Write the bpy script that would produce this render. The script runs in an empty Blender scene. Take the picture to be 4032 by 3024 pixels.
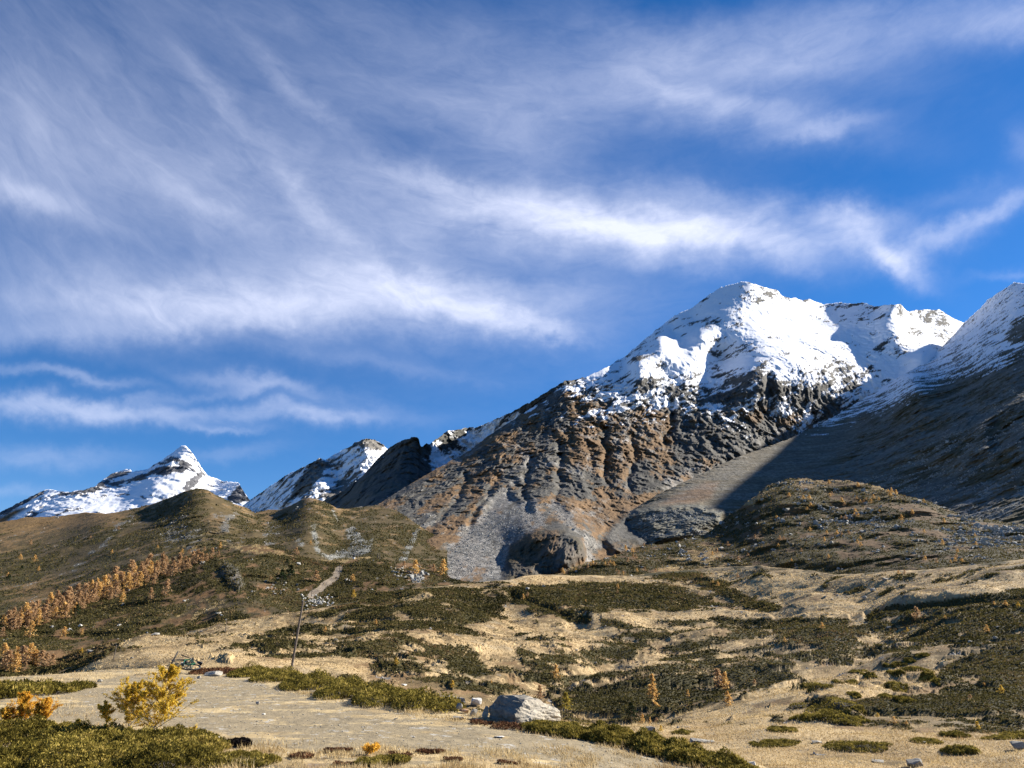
import bpy, bmesh, math, random
import numpy as np
from mathutils import Vector, Matrix

# ------------------------------------------------------------------ camera, world, sun, exposure
scene = bpy.context.scene
R = math.radians
rng = np.random.default_rng(7)
random.seed(7)
F, CU, CV = 3024.0, 2016.0, 1512.0          # focal length and centre of the photograph in its own pixels
PITCH = R(17.74)
EYE = 1.6
cam_d = bpy.data.cameras.new("camera")
cam = bpy.data.objects.new("camera", cam_d)
scene.collection.objects.link(cam)
cam_d.sensor_width, cam_d.lens = 36.0, 27.0
cam_d.clip_start, cam_d.clip_end = 0.1, 60000
cam.location = (0, 0, EYE)
cam.rotation_euler = (R(90) + PITCH, 0, 0)
scene.camera = cam
scene.view_settings.view_transform = 'Standard'
scene.view_settings.look = 'None'
scene.view_settings.gamma = 1
scene.view_settings.use_curve_mapping = False
scene.view_settings.exposure = 1.34
scene.cycles.max_bounces = 4
scene.cycles.diffuse_bounces = 2
scene.cycles.transparent_max_bounces = 4

SUN_AZ, SUN_EL = R(66), R(30)               # clockwise from the view direction; height above the horizon
sun_d = bpy.data.lights.new("sun", 'SUN')
sun = bpy.data.objects.new("sun", sun_d)
scene.collection.objects.link(sun)
sun_d.energy, sun_d.angle, sun_d.color = 4.9, R(0.53), (1.0, 0.93, 0.82)
sdir = Vector((math.sin(SUN_AZ) * math.cos(SUN_EL), math.cos(SUN_AZ) * math.cos(SUN_EL), math.sin(SUN_EL)))
sun.rotation_euler = (-sdir).to_track_quat('-Z', 'Y').to_euler()
sun.location = sdir * 50


class NT:
    """Thin helper round a node tree."""
    def __init__(s, nt):
        s.t = nt
        nt.nodes.clear()

    def n(s, typ, **kw):
        node = s.t.nodes.new(typ)
        for k, v in kw.items():
            setattr(node, k, v)
        return node

    def put(s, sock, v):
        if isinstance(v, bpy.types.NodeSocket):
            s.t.links.new(v, sock)
        elif isinstance(v, (tuple, list)) and sock.type == 'RGBA' and len(v) == 3:
            sock.default_value = (*v, 1)
        else:
            sock.default_value = v

    def m(s, op, a, b=0.0, c=0.0, clamp=False):
        x = s.n('ShaderNodeMath', operation=op, use_clamp=clamp)
        s.put(x.inputs[0], a); s.put(x.inputs[1], b); s.put(x.inputs[2], c)
        return x.outputs[0]

    def vm(s, op, a, b=(0, 0, 0), out=0):
        x = s.n('ShaderNodeVectorMath', operation=op)
        s.put(x.inputs[0], a)
        if op == 'SCALE':
            s.put(x.inputs[3], b)
        else:
            s.put(x.inputs[1], b)
        return x.outputs['Value'] if op in ('DOT_PRODUCT', 'LENGTH', 'DISTANCE') else x.outputs[0]

    def mix(s, f, a, b):
        x = s.n('ShaderNodeMix', data_type='RGBA')
        s.put(x.inputs[0], f); s.put(x.inputs[6], a); s.put(x.inputs[7], b)
        return x.outputs[2]

    def noise(s, vec, scale, detail=4, rough=.55, dist=0.0, out=0):
        x = s.n('ShaderNodeTexNoise')
        if vec is not None:
            s.put(x.inputs['Vector'], vec)
        x.inputs['Scale'].default_value = scale
        x.inputs['Detail'].default_value = detail
        x.inputs['Roughness'].default_value = rough
        x.inputs['Distortion'].default_value = dist
        return x.outputs[out]

    def ramp(s, f, lo, hi, a=0.0, b=1.0, smooth=True):
        x = s.n('ShaderNodeMapRange', interpolation_type='SMOOTHSTEP' if smooth else 'LINEAR')
        s.put(x.inputs[0], f)
        for i, v in zip((1, 2, 3, 4), (lo, hi, a, b)):
            x.inputs[i].default_value = v
        return x.outputs[0]


# sky: Nishita daylight with cirrus laid out by compass direction and height
world = bpy.data.worlds.new("World")
scene.world = world
world.use_nodes = True
w = NT(world.node_tree)
sky = w.n('ShaderNodeTexSky', sky_type='NISHITA', sun_disc=False)
sky.sun_elevation, sky.sun_rotation = SUN_EL, SUN_AZ
sky.altitude, sky.air_density, sky.dust_density, sky.ozone_density = 2100, 1.0, 0.3, 2.2
tc = w.n('ShaderNodeTexCoord')
d = w.vm('NORMALIZE', tc.outputs['Generated'])
cp, sp = math.cos(PITCH), math.sin(PITCH)
ca = w.m('MAXIMUM', w.vm('DOT_PRODUCT', d, (0, cp, sp)), 0.12)
px = w.m('DIVIDE', w.vm('DOT_PRODUCT', d, (1, 0, 0)), ca)
py = w.m('DIVIDE', w.vm('DOT_PRODUCT', d, (0, -sp, cp)), ca)
cmb = w.n('ShaderNodeCombineXYZ')
w.put(cmb.inputs[0], px); w.put(cmb.inputs[1], py)
P0 = cmb.outputs[0]
# two-scale warp so that the bands fray
wn = w.noise(P0, 3.0, 3, .55, out=1)
wv = w.vm('SCALE', w.vm('SUBTRACT', wn, (.5, .5, .5)), 0.055)
wn2 = w.noise(P0, 11.0, 4, .6, out=1)
wv2 = w.vm('SCALE', w.vm('SUBTRACT', wn2, (.5, .5, .5)), 0.045)
wn3 = w.noise(P0, 34.0, 5, .65, out=1)
wv3 = w.vm('SCALE', w.vm('SUBTRACT', wn3, (.5, .5, .5)), 0.022)
P1 = w.vm('ADD', w.vm('ADD', w.vm('ADD', P0, wv), wv2), wv3)
STROKES = [  # centre x, y, half length, half width, tilt (down to the right), strength; in 1/2212 of the picture width
    (300, 330, 700, 330, 25, .40), (40, 330, 220, 170, 20, .30), (60, 425, 150, 28, 16, .42), (420, 420, 130, 22, 25, .22),
    (1000, 120, 700, 140, 12, .30), (640, 215, 150, 22, 38, .26), (1380, 90, 240, 60, 30, .12), (480, 230, 120, 18, 45, .22),
    (800, 520, 560, 130, 22, .40), (700, 470, 190, 22, 40, .25), (1000, 430, 260, 60, 25, .25), (930, 390, 160, 26, 10, .28),
    (1900, 40, 460, 60, -6, .40), (1700, 130, 400, 50, -8, .25), (2200, 40, 120, 40, -5, .3), (1640, 260, 260, 45, 8, .34), (1530, 215, 150, 24, 14, .34),
    (1780, 285, 110, 16, -10, .3), (1130, 270, 230, 70, 15, .18),
    (1380, 480, 420, 66, 5, .78), (1250, 470, 230, 50, 8, .35), (1500, 500, 260, 34, 6, .55), (1660, 495, 150, 34, 4, .35),
    (1560, 430, 160, 28, 10, .25), (1720, 550, 70, 34, 20, .22), (1450, 560, 260, 20, 3, .12),
    (1850, 475, 130, 30, 8, .5), (1900, 535, 120, 28, 32, .72), (1945, 575, 60, 20, 35, .5), (2030, 520, 110, 26, -20, .52), (2140, 455, 130, 20, -22, .62),
    (2090, 420, 120, 26, -14, .22), (2205, 310, 40, 50, 0, .25), (2190, 595, 80, 12, -6, .3),
    (640, 650, 640, 60, -1, .60), (350, 665, 380, 36, 0, .36), (960, 665, 150, 38, 12, .34), (1090, 690, 130, 22, 9, .52), (1190, 712, 80, 16, 22, .45),
    (1180, 672, 50, 16, -25, .2), (850, 610, 220, 34, 10, .2),
    (60, 730, 260, 34, 0, .34), (300, 708, 240, 24, -4, .22), (300, 600, 600, 60, 6, .22),
    (330, 886, 400, 20, 1, .58), (90, 888, 190, 26, 2, .38), (690, 884, 120, 18, 4, .50), (560, 825, 170, 18, 9, .46), (130, 815, 190, 13, 4, .40),
    (400, 848, 170, 10, -5, .24), (480, 918, 80, 8, 4, .45), (90, 985, 170, 24, 2, .42), (500, 970, 95, 15, -8, .3), (840, 780, 240, 16, 8, .16), (20, 1060, 140, 16, 0, .25),
    (1500, 150, 420, 110, 0, .20), (1750, 160, 330, 60, 6, .14), (1250, 330, 300, 90, 10, .16), (1000, 300, 300, 80, 20, .14),
    (1180, 430, 260, 90, 20, .18), (900, 330, 120, 60, 20, -.12), (1330, 330, 190, 60, -10, -.14), (1120, 590, 120, 16, 5, -.12),
]
acc = 0.0
for cx, cy, hl, hw, ang, st in STROKES:
    mp = w.n('ShaderNodeMapping', vector_type='TEXTURE')
    k = 4032 / 2212 / F
    mp.inputs['Location'].default_value = ((cx - 1106) * k, (829.5 - cy) * k, 0)
    mp.inputs['Rotation'].default_value = (0, 0, R(-ang))
    mp.inputs['Scale'].default_value = (hl * k, hw * k, 1)
    w.put(mp.inputs['Vector'], P1)
    g = w.m('POWER', 0.4, w.vm('DOT_PRODUCT', mp.outputs[0], mp.outputs[0]))
    acc = w.m('MULTIPLY_ADD', g, st, acc)
# fibres of the cirrus: fanned streaks, falling on the left, level in the middle, rising on the right; curled by a warp
sx = w.m('ADD', px, -0.10)
fan = w.m('MULTIPLY_ADD', w.m('MULTIPLY', sx, sx), w.m('MULTIPLY', w.ramp(py, -.20, .55, .10, .95), -0.55), py)


def fibre(a, b, z, warp, detail, rough):
    c = w.n('ShaderNodeCombineXYZ')
    w.put(c.inputs[0], w.m('MULTIPLY', px, a)); w.put(c.inputs[1], w.m('MULTIPLY', fan, b)); c.inputs[2].default_value = z
    v = w.vm('ADD', c.outputs[0], w.vm('SCALE', w.vm('SUBTRACT', w.noise(c.outputs[0], .9, 3, .5, out=1), (.5, .5, .5)), warp))
    return w.m('SUBTRACT', w.noise(v, 1.0, detail, rough), .5)


fib = w.m('ADD', w.m('MULTIPLY', fibre(3.2, 8.0, 0.0, 1.4, 7, .58), .80), w.m('MULTIPLY', fibre(10.0, 22.0, 7.3, 2.2, 10, .66), .78))
dens = w.m('MULTIPLY', acc, w.m('ADD', 1.0, w.m('MULTIPLY', fib, 1.35)))
dens = w.m('ADD', dens, w.m('MULTIPLY', fib, 0.05))
dens = w.m('POWER', w.ramp(dens, 0.02, 1.75, 0, 1, False), 1.12)
# a little more blue and depth in the clear sky
blue = w.n('ShaderNodeHueSaturation')
blue.inputs['Saturation'].default_value = 1.36
blue.inputs['Value'].default_value = 1.2
w.put(blue.inputs['Color'], sky.outputs[0])
cloudcol = (7.9, 8.4, 10.4)
tint = w.n('ShaderNodeMix', data_type='RGBA', blend_type='MULTIPLY')
tint.inputs[0].default_value = 1.0
w.put(tint.inputs[6], blue.outputs[0]); w.put(tint.inputs[7], (.95, .93, 1.06))
col = w.mix(dens, tint.outputs[2], cloudcol)
bg = w.n('ShaderNodeBackground')
bg.inputs['Strength'].default_value = 0.0455
w.put(bg.inputs['Color'], col)
wo = w.n('ShaderNodeOutputWorld')
w.t.links.new(bg.outputs[0], wo.inputs[0])

# ------------------------------------------------------------------ noise and small numpy helpers
_perm = rng.permutation(256).astype(np.int32)
_perm = np.concatenate([_perm, _perm, _perm])
_grad = rng.normal(size=(256, 3)).astype(np.float32)
_grad /= np.linalg.norm(_grad, axis=1, keepdims=True)


def pnoise(p):
    """Perlin noise of points p (n x 3), about -1..1."""
    p = np.asarray(p, np.float32)
    fl = np.floor(p)
    i = fl.astype(np.int64) & 255
    f = p - fl
    t = f * f * f * (f * (f * 6 - 15) + 10)
    out = 0
    for dx in (0, 1):
        hx = _perm[i[:, 0] + dx]
        wx = t[:, 0] if dx else 1 - t[:, 0]
        for dy in (0, 1):
            hy = _perm[hx + i[:, 1] + dy]
            wy = wx * (t[:, 1] if dy else 1 - t[:, 1])
            for dz in (0, 1):
                g = _grad[_perm[hy + i[:, 2] + dz] & 255]
                dot = g[:, 0] * (f[:, 0] - dx) + g[:, 1] * (f[:, 1] - dy) + g[:, 2] * (f[:, 2] - dz)
                out = out + wy * (t[:, 2] if dz else 1 - t[:, 2]) * dot
    return out * 1.5


def fbm(p, scale, octaves=4, gain=.5, ridged=False, off=0.0):
    """Fractal noise; scale is the longest wavelength in metres."""
    q = np.asarray(p, np.float32) / scale + off
    a, s, tot = 1.0, 0.0, 0.0
    for _ in range(octaves):
        n = pnoise(q)
        s = s + a * ((1 - 2 * np.abs(n)) if ridged else n)
        tot += a
        a *= gain
        q = q * 2.03 + 17.31
    return s / tot * (1.0 if ridged else 2.1)


def stretch(p, sx, sy, sz, tilt=0.0):
    """Points rotated by tilt in the x-z plane, then divided by the lengths: noise of it is drawn out along them."""
    c, s_ = math.cos(tilt), math.sin(tilt)
    x, z = p[:, 0] * c + p[:, 2] * s_, -p[:, 0] * s_ + p[:, 2] * c
    return np.stack([x / sx, p[:, 1] / sy, z / sz], 1)


def sstep(x, lo, hi):
    t = np.clip((x - lo) / (hi - lo), 0, 1)
    return t * t * (3 - 2 * t)


def blob(u, v, cx, cy, rx, ry, ang=0.0):
    a = math.radians(ang)
    dx, dy = u - cx, v - cy
    lx = (dx * math.cos(a) + dy * math.sin(a)) / rx
    ly = (-dx * math.sin(a) + dy * math.cos(a)) / ry
    return np.exp(-(lx * lx + ly * ly))


def poly(u, v, pts, soft=12.0):
    """1 inside the outline, 0 outside, with a soft edge."""
    pts = np.asarray(pts, float)
    lo, hi = pts.min(0) - 2 * soft, pts.max(0) + 2 * soft
    out = np.zeros_like(u, dtype=np.float32)
    k = np.where((u > lo[0]) & (u < hi[0]) & (v > lo[1]) & (v < hi[1]))[0]
    if len(k) == 0:
        return out
    x, y = u[k], v[k]
    dmin = np.full(len(k), 1e9)
    ins = np.zeros(len(k), bool)
    for a, b in zip(pts, np.roll(pts, -1, 0)):
        e = b - a
        t = np.clip(((x - a[0]) * e[0] + (y - a[1]) * e[1]) / max(e @ e, 1e-9), 0, 1)
        dmin = np.minimum(dmin, np.hypot(x - a[0] - t * e[0], y - a[1] - t * e[1]))
        c = (a[1] > y) != (b[1] > y)
        ins ^= c & (x < (b[0] - a[0]) * (y - a[1]) / ((b[1] - a[1]) if b[1] != a[1] else 1e-9) + a[0])
    out[k] = sstep(np.where(ins, dmin, -dmin), -soft, soft)
    return out


def line(u, v, pts, width):
    """Gauss profile round a polyline."""
    dmin = np.full(u.shape, 1e9)
    for a, b in zip(pts[:-1], pts[1:]):
        a, b = np.asarray(a, float), np.asarray(b, float)
        e = b - a
        t = np.clip(((u - a[0]) * e[0] + (v - a[1]) * e[1]) / (e @ e), 0, 1)
        dmin = np.minimum(dmin, np.hypot(u - a[0] - t * e[0], v - a[1] - t * e[1]))
    return np.exp(-(dmin / width) ** 2)


def ray(u, v):
    """Direction through a point of the photograph, scaled to run one metre forward."""
    X, Y = (u - CU) / F, (CV - v) / F
    dy = math.cos(PITCH) - Y * math.sin(PITCH)
    dz = math.sin(PITCH) + Y * math.cos(PITCH)
    return np.stack([X / dy, np.ones_like(dy), dz / dy], -1)


def project(p):
    q = p - np.array([0, 0, EYE])
    c = q[..., 1] * math.cos(PITCH) + q[..., 2] * math.sin(PITCH)
    Y = -q[..., 1] * math.sin(PITCH) + q[..., 2] * math.cos(PITCH)
    return CU + F * q[..., 0] / c, CV - F * Y / c


class Depth:
    """Thin-plate surface of log distance through surveyed points (u, v, metres)."""
    def __init__(s, pts, smooth=1e-4):
        a = np.array(pts, float)
        s.c = a[:, :2] / 1000
        n = len(a)
        K = s.phi(np.linalg.norm(s.c[:, None] - s.c[None], axis=2)) + smooth * np.eye(n)
        Q = np.concatenate([np.ones((n, 1)), s.c], 1)
        A = np.block([[K, Q], [Q.T, np.zeros((3, 3))]])
        s.w = np.linalg.solve(A, np.concatenate([np.log(a[:, 2]), np.zeros(3)]))

    @staticmethod
    def phi(r):
        return np.where(r > 1e-9, r * r * np.log(np.maximum(r, 1e-9)), 0)

    def __call__(s, u, v):
        x = np.stack([u, v], 1) / 1000
        out = s.w[-3] + x @ s.w[-2:]
        for (cx, cy), wt in zip(s.c, s.w[:-3]):
            r2 = (x[:, 0] - cx) ** 2 + (x[:, 1] - cy) ** 2
            out += wt * 0.5 * r2 * np.log(np.maximum(r2, 1e-18))
        return np.exp(out)


def mesh_grid(name, P, mat, attrs, smooth=True):
    """A quad sheet from a rows x cols x 3 array, with colour attributes."""
    r, c = P.shape[:2]
    me = bpy.data.meshes.new(name)
    me.vertices.add(r * c)
    me.vertices.foreach_set("co", P.reshape(-1).astype(np.float32))
    i = np.arange(r * c).reshape(r, c)
    q = np.stack([i[:-1, :-1], i[:-1, 1:], i[1:, 1:], i[1:, :-1]], -1).reshape(-1, 4)
    me.loops.add(q.size)
    me.loops.foreach_set("vertex_index", q.reshape(-1).astype(np.int32))
    me.polygons.add(len(q))
    me.polygons.foreach_set("loop_start", np.arange(0, q.size, 4, dtype=np.int32))
    me.polygons.foreach_set("use_smooth", np.full(len(q), smooth))
    me.update(calc_edges=True)
    for k, arr in attrs.items():
        at = me.attributes.new(k, 'FLOAT_COLOR', 'POINT')
        at.data.foreach_set("color", arr.reshape(-1).astype(np.float32))
    me.materials.append(mat)
    ob = bpy.data.objects.new(name, me)
    scene.collection.objects.link(ob)
    return ob


def normals(P):
    du = np.gradient(P, axis=1)
    dv = np.gradient(P, axis=0)
    n = np.cross(du, dv)
    n /= np.linalg.norm(n, axis=2, keepdims=True) + 1e-9
    return n


# ------------------------------------------------------------------ ground material: covers by attribute, tone by noise
COVERS = {   # two colours each: the tone noise runs from one to the other
    'heath': ((.050, .036, .016), (.150, .098, .046)),
    'rust': ((.085, .046, .020), (.240, .135, .060)),
    'grass': ((.32, .228, .115), (.55, .415, .225)),
    'soil': ((.23, .20, .145), (.36, .315, .23)),
    'shrub': ((.026, .024, .009), (.070, .060, .022)),
    'scree': ((.10, .10, .097), (.34, .33, .31)),
    'rock': ((.024, .025, .025), (.145, .138, .122)),
    'snow': ((.80, .82, .86), (.90, .91, .93)),
}


def terrain_mat(name, scale, bump=0.3, bump_dist=1.0, covers=None, fine=6.0, uphill=1.0):
    cv = dict(COVERS); cv.update(covers or {})
    m = bpy.data.materials.new(name)
    m.use_nodes = True
    t = NT(m.node_tree)
    geo = t.n('ShaderNodeNewGeometry')
    a1 = t.n('ShaderNodeAttribute', attribute_name='cover_a')
    a2 = t.n('ShaderNodeAttribute', attribute_name='cover_b')
    s1 = t.n('ShaderNodeSeparateColor'); t.put(s1.inputs[0], a1.outputs['Color'])
    s2 = t.n('ShaderNodeSeparateColor'); t.put(s2.inputs[0], a2.outputs['Color'])
    pos = t.vm('MULTIPLY', geo.outputs['Position'], (1, 1 / uphill, 1))      # grain drawn out up the slope
    n1 = t.noise(pos, scale, 8, .72)
    n2 = t.noise(pos, scale * fine, 6, .7)
    tone = t.ramp(t.m('MULTIPLY_ADD', n2, .5, t.m('MULTIPLY', n1, .5)), .36, .64, 0, 1, False)
    spk = t.ramp(n2, .40, .68, 0, 1, False)
    n3 = t.noise(pos, scale * .22, 5, .65)
    dull = t.ramp(t.m('MULTIPLY_ADD', n2, .35, t.m('MULTIPLY', n3, .65)), .46, .62)
    col = t.mix(tone, *cv['heath'])
    for key, f, tn in (('rust', a1.outputs['Alpha'], tone), ('grass', s2.outputs[0], tone), ('soil', s2.outputs[2], tone),
                       ('shrub', s2.outputs[1], tone), ('scree', s1.outputs[2], spk), ('rock', s1.outputs[1], tone), ('snow', s1.outputs[0], tone)):
        c_ = t.mix(tn, *cv[key])
        if key == 'grass':          # bleached straw with duller, browner sedge in it
            c_ = t.mix(t.m('MULTIPLY', dull, .62), c_, tuple(x * y for x, y in zip(cv[key][0], (.62, .56, .52))))
        col = t.mix(f, col, c_)
    b = t.n('ShaderNodeBump')
    b.inputs['Strength'].default_value = bump
    b.inputs['Distance'].default_value = bump_dist
    # snow lies smooth
    t.put(b.inputs['Height'], t.m('MULTIPLY', t.m('MULTIPLY_ADD', n2, .5, n1), t.m('SUBTRACT', 1.0, t.m('MULTIPLY', s1.outputs[0], .93))))
    bs = t.n('ShaderNodeBsdfPrincipled')
    bs.inputs['Roughness'].default_value = .9
    bs.inputs['Specular IOR Level'].default_value = .15
    t.put(bs.inputs['Base Color'], col)
    t.put(bs.inputs['Normal'], b.outputs[0])
    o = t.n('ShaderNodeOutputMaterial')
    t.t.links.new(bs.outputs[0], o.inputs[0])
    return m


U0, U1 = -460.0, 4500.0


def build_layer(name, crest, bottom, depth, mat, disp, cover, du=4.0, dv=4.0, urange=(U0, U1), jag=(3.0, 40.0), back=.3, backslope=.6, nback=26):
    """One landform: a sheet that climbs from its foot to its crest and falls away behind it."""
    us = np.arange(urange[0], urange[1] + du, du)
    cr, bt = np.array(crest, float), np.array(bottom, float)
    vc = np.interp(us, cr[:, 0], cr[:, 1])
    p1 = np.stack([us / jag[1], np.zeros_like(us), np.full_like(us, len(name) * 3.7)], 1)
    vc = vc + jag[0] * (fbm(p1, 1, 5, .65) + .5 * fbm(p1, .35, 3, .6, ridged=True))
    vb = np.interp(us, bt[:, 0], bt[:, 1])
    rows = int(np.max(np.abs(vb - vc)) / dv) + 2
    s = np.linspace(0, 1, rows)[:, None]
    vv = vb[None] + (np.minimum(vc, vb - 4) - vb)[None] * s
    uu = np.broadcast_to(us[None], vv.shape)
    u, v = uu.reshape(-1), vv.reshape(-1)
    D = depth(u, v) if callable(depth) else Depth(depth)(u, v)
    P = ray(u, v) * D[:, None] + np.array([0, 0, EYE])
    dD, dz = disp(u, v, P, s.repeat(len(us), 1).reshape(-1))
    P = ray(u, v) * (D + dD)[:, None] + np.array([0, 0, EYE])
    P[:, 2] += dz
    P = P.reshape(rows, len(us), 3)
    # the far side of the crest
    top = P[-1]
    rad = top[:, :2] / np.linalg.norm(top[:, :2], axis=1, keepdims=True)
    Dt = np.linalg.norm(top[:, :2], axis=1)
    extra = []
    for k in range(1, nback + 1):
        t = (k / nback) ** 1.5
        q = top.copy()
        run = back * Dt * t
        q[:, :2] += rad * run[:, None]
        q[:, 2] -= backslope * run * (0.55 + .45 * t)
        q[:, 2] += (fbm(q, np.median(Dt) * .08, 4, .55) - fbm(top, np.median(Dt) * .08, 4, .55)) * np.minimum(run * .12, .006 * Dt)
        extra.append(q)
    P = np.concatenate([P, np.array(extra)], 0)
    N = normals(P).reshape(-1, 3)
    N *= np.sign(N[:, 2:3] + 1e-9)
    pf = P.reshape(-1, 3)
    pu, pv = project(pf)
    c = cover(pu.astype(np.float32), pv.astype(np.float32), pf.astype(np.float32), N)
    n = len(pf)
    z = np.zeros(n, np.float32)
    g = lambda k: np.clip(c.get(k, z), 0, 1)
    A = np.stack([g('snow'), g('rock'), g('scree'), g('rust')], 1)
    B = np.stack([g('grass'), g('shrub'), g('soil'), z + 1], 1)
    ob = mesh_grid(name, P, mat, {'cover_a': A, 'cover_b': B})
    ob['kind'] = 'structure'
    return ob, P, c


def tag(o, label=None, cat=None, group=None, kind=None):
    if cat and not kind:
        kind = 'thing'
    for k, v in (('label', label), ('category', cat), ('group', group), ('kind', kind)):
        if v:
            o[k] = v
    return o

# ------------------------------------------------------------------ far snowy peak on the left
def disp_peak(u, v, P, s):
    n = fbm(P, 1500, 5, .5, ridged=True) * 170 + fbm(P, 260, 4, .55) * 60 + fbm(stretch(P, 3, 2, .7, -.25), 60, 3, .55) * 26
    band = poly(u, v, [(560, 1880), (820, 1860), (790, 1800), (640, 1820), (330, 1925), (250, 1945), (330, 1975)], 25)
    n = n * (1 - .55 * poly(u, v, [(560, 1900), (730, 1870), (770, 1880), (650, 2000), (200, 2060), (120, 2040)], 40)) + band * fbm(P, 90, 3, .6, ridged=True) * 40
    return n - 200, 0


def cover_peak(u, v, P, N):
    n = fbm(stretch(P, 3.2, 2, .7, -.28), 130, 5, .62)
    t = -.56 + .0 * u
    t += .62 * line(u, v, [(240, 1945), (330, 1940), (400, 1915), (520, 1895), (620, 1860), (720, 1835)], 14)
    t += .72 * poly(u, v, [(590, 1862), (650, 1815), (700, 1800), (760, 1830), (770, 1855), (700, 1850), (640, 1865)], 12)
    t += .75 * poly(u, v, [(385, 1915), (395, 1890), (440, 1862), (505, 1844), (520, 1855), (470, 1880), (440, 1895)], 8)
    t += 1.0 * poly(u, v, [(725, 1925), (735, 1895), (790, 1855), (815, 1870), (780, 1900), (745, 1935)], 8)
    t += 1.0 * poly(u, v, [(890, 1975), (930, 1915), (950, 1905), (985, 1970), (940, 1985)], 9)
    t += 1.1 * poly(u, v, [(-460, 2100), (-100, 2050), (0, 2008), (160, 1930), (170, 1945), (60, 2010), (0, 2040), (-460, 2160)], 8)
    t += .25 * poly(u, v, [(100, 2040), (300, 1985), (420, 2010), (380, 2050)], 40)
    t += .3 * poly(u, v, [(820, 1880), (930, 1898), (900, 1930)], 12)
    rock = sstep(n + t, -.06, .06)
    br = poly(u, v, [(-60, 2070), (60, 2005), (110, 2000), (60, 2030), (20, 2060)], 10)
    return {'snow': 1 - np.maximum(rock, br), 'rock': rock * (1 - br), 'rust': br}


CREST_PEAK = [(-460, 2130), (0, 2017), (75, 1978), (169, 1930), (196, 1926), (255, 1937), (328, 1928), (378, 1912), (387, 1901), (438, 1864), (501, 1846),
              (515, 1848), (522, 1857), (579, 1846), (638, 1810), (684, 1778), (711, 1755), (732, 1753), (748, 1771), (775, 1810), (798, 1846), (820, 1873),
              (843, 1880), (880, 1894), (939, 1899), (957, 1928), (980, 1965), (1100, 2010), (1400, 2060)]
mat_far = terrain_mat("far_rock_and_snow", .006, .5, 30, {'rock': ((.05, .052, .06), (.16, .16, .165))})
build_layer("far_snow_mountain", CREST_PEAK, [(-460, 2180), (1400, 2180)],
            [(-460, 2180, 6600), (0, 2180, 6600), (700, 2180, 6700), (1400, 2180, 7200), (-460, 2130, 8200), (0, 2030, 8000), (200, 1935, 8300), (440, 1870, 8700),
             (580, 1850, 8600), (730, 1753, 8800), (735, 1830, 8300), (760, 1910, 7900), (840, 1885, 8500), (950, 1905, 8000), (900, 1970, 7500),
             (600, 1900, 7900), (400, 1980, 7600), (200, 2030, 7400), (650, 1960, 7500)],
            mat_far, disp_peak, cover_peak, urange=(-460, 1400), jag=(3.5, 26), du=3.2, dv=3.2)


# ------------------------------------------------------------------ second snowy peak
def disp_second(u, v, P, s):
    return fbm(stretch(P, 1, 3, .8, .5), 600, 6, .6, ridged=True) * 230 + fbm(stretch(P, 1, 3, .6, .7), 120, 4, .6, ridged=True) * 70 - 60, 0


def cover_second(u, v, P, N):
    n = fbm(stretch(P, 1.8, 4, .5, .65), 110, 6, .74)
    t = -.16 + 0 * u
    t += .75 * poly(u, v, [(1150, 1960), (1180, 1880), (1230, 1815), (1262, 1805), (1290, 1830), (1270, 1870), (1240, 1900), (1200, 1960)], 14)
    t += .8 * poly(u, v, [(1370, 1765), (1420, 1732), (1450, 1728), (1515, 1752), (1500, 1775), (1450, 1760), (1400, 1757)], 7)
    t += .45 * poly(u, v, [(1300, 1960), (1310, 1900), (1400, 1860), (1430, 1870), (1350, 1960)], 12)
    t -= .3 * blob(u, v, 1430, 1800, 60, 40)
    rock = sstep(n + t, -.08, .08)
    return {'snow': 1 - rock, 'rock': rock}


build_layer("second_snow_mountain", [(900, 2040), (975, 1975), (1008, 1951), (1122, 1873), (1231, 1819), (1254, 1803), (1281, 1810), (1327, 1782), (1373, 1760),
                                     (1418, 1732), (1446, 1725), (1477, 1730), (1509, 1750), (1523, 1764), (1600, 1830), (1800, 1960)],
            [(900, 2120), (1800, 2120)],
            [(900, 2040, 5400), (1122, 1873, 5200), (1231, 1819, 4950), (1254, 1803, 4900), (1327, 1782, 5100), (1446, 1725, 5000), (1523, 1764, 5100), (1800, 1960, 5600),
             (1200, 1950, 4500), (1240, 1870, 4700), (1330, 1880, 4800), (1420, 1850, 4600), (900, 2120, 4600), (1300, 2100, 4000), (1800, 2120, 4400)],
            terrain_mat("second_rock_and_snow", .01, .5, 20, {'rock': ((.04, .042, .046), (.27, .245, .205))}), disp_second, cover_second,
            urange=(900, 1800), jag=(4.5, 22), du=3.2, dv=3.2)


# ------------------------------------------------------------------ dark ridge in shade, snow on its right
def disp_dark(u, v, P, s):
    up = sstep(s, .25, .7)
    return (fbm(stretch(P, .8, 4, .8, .6), 240, 6, .62, ridged=True) * 120 * (.25 + .75 * up) + fbm(stretch(P, 1, 3, .6, .7), 60, 4, .6, ridged=True) * 26), 0


def cover_dark(u, v, P, N):
    n = fbm(stretch(P, 1.8, 4, .5, .6), 70, 6, .74)
    sn = -.80 + 1.05 * poly(u, v, [(1690, 1750), (1760, 1696), (1880, 1680), (2030, 1615), (2060, 1650), (1930, 1720), (1850, 1790), (1700, 1870)], 14)
    sn -= .55 * poly(u, v, [(1740, 1712), (1800, 1692), (1850, 1690), (1800, 1745), (1740, 1765)], 10)
    sn += .55 * poly(u, v, [(1480, 1815), (1560, 1750), (1600, 1730), (1530, 1800)], 8)
    sn += .45 * poly(u, v, [(2000, 1640), (2100, 1580), (2110, 1640), (2000, 1690)], 12)
    snow = sstep(n + sn, -.08, .08)
    m = fbm(P, 160, 4, .6)
    low = sstep(v, 1850, 1990)
    return {'snow': snow, 'rock': 1 - sstep(m + low * 1.1, .35, .6), 'scree': .10 + .1 * low}


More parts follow.
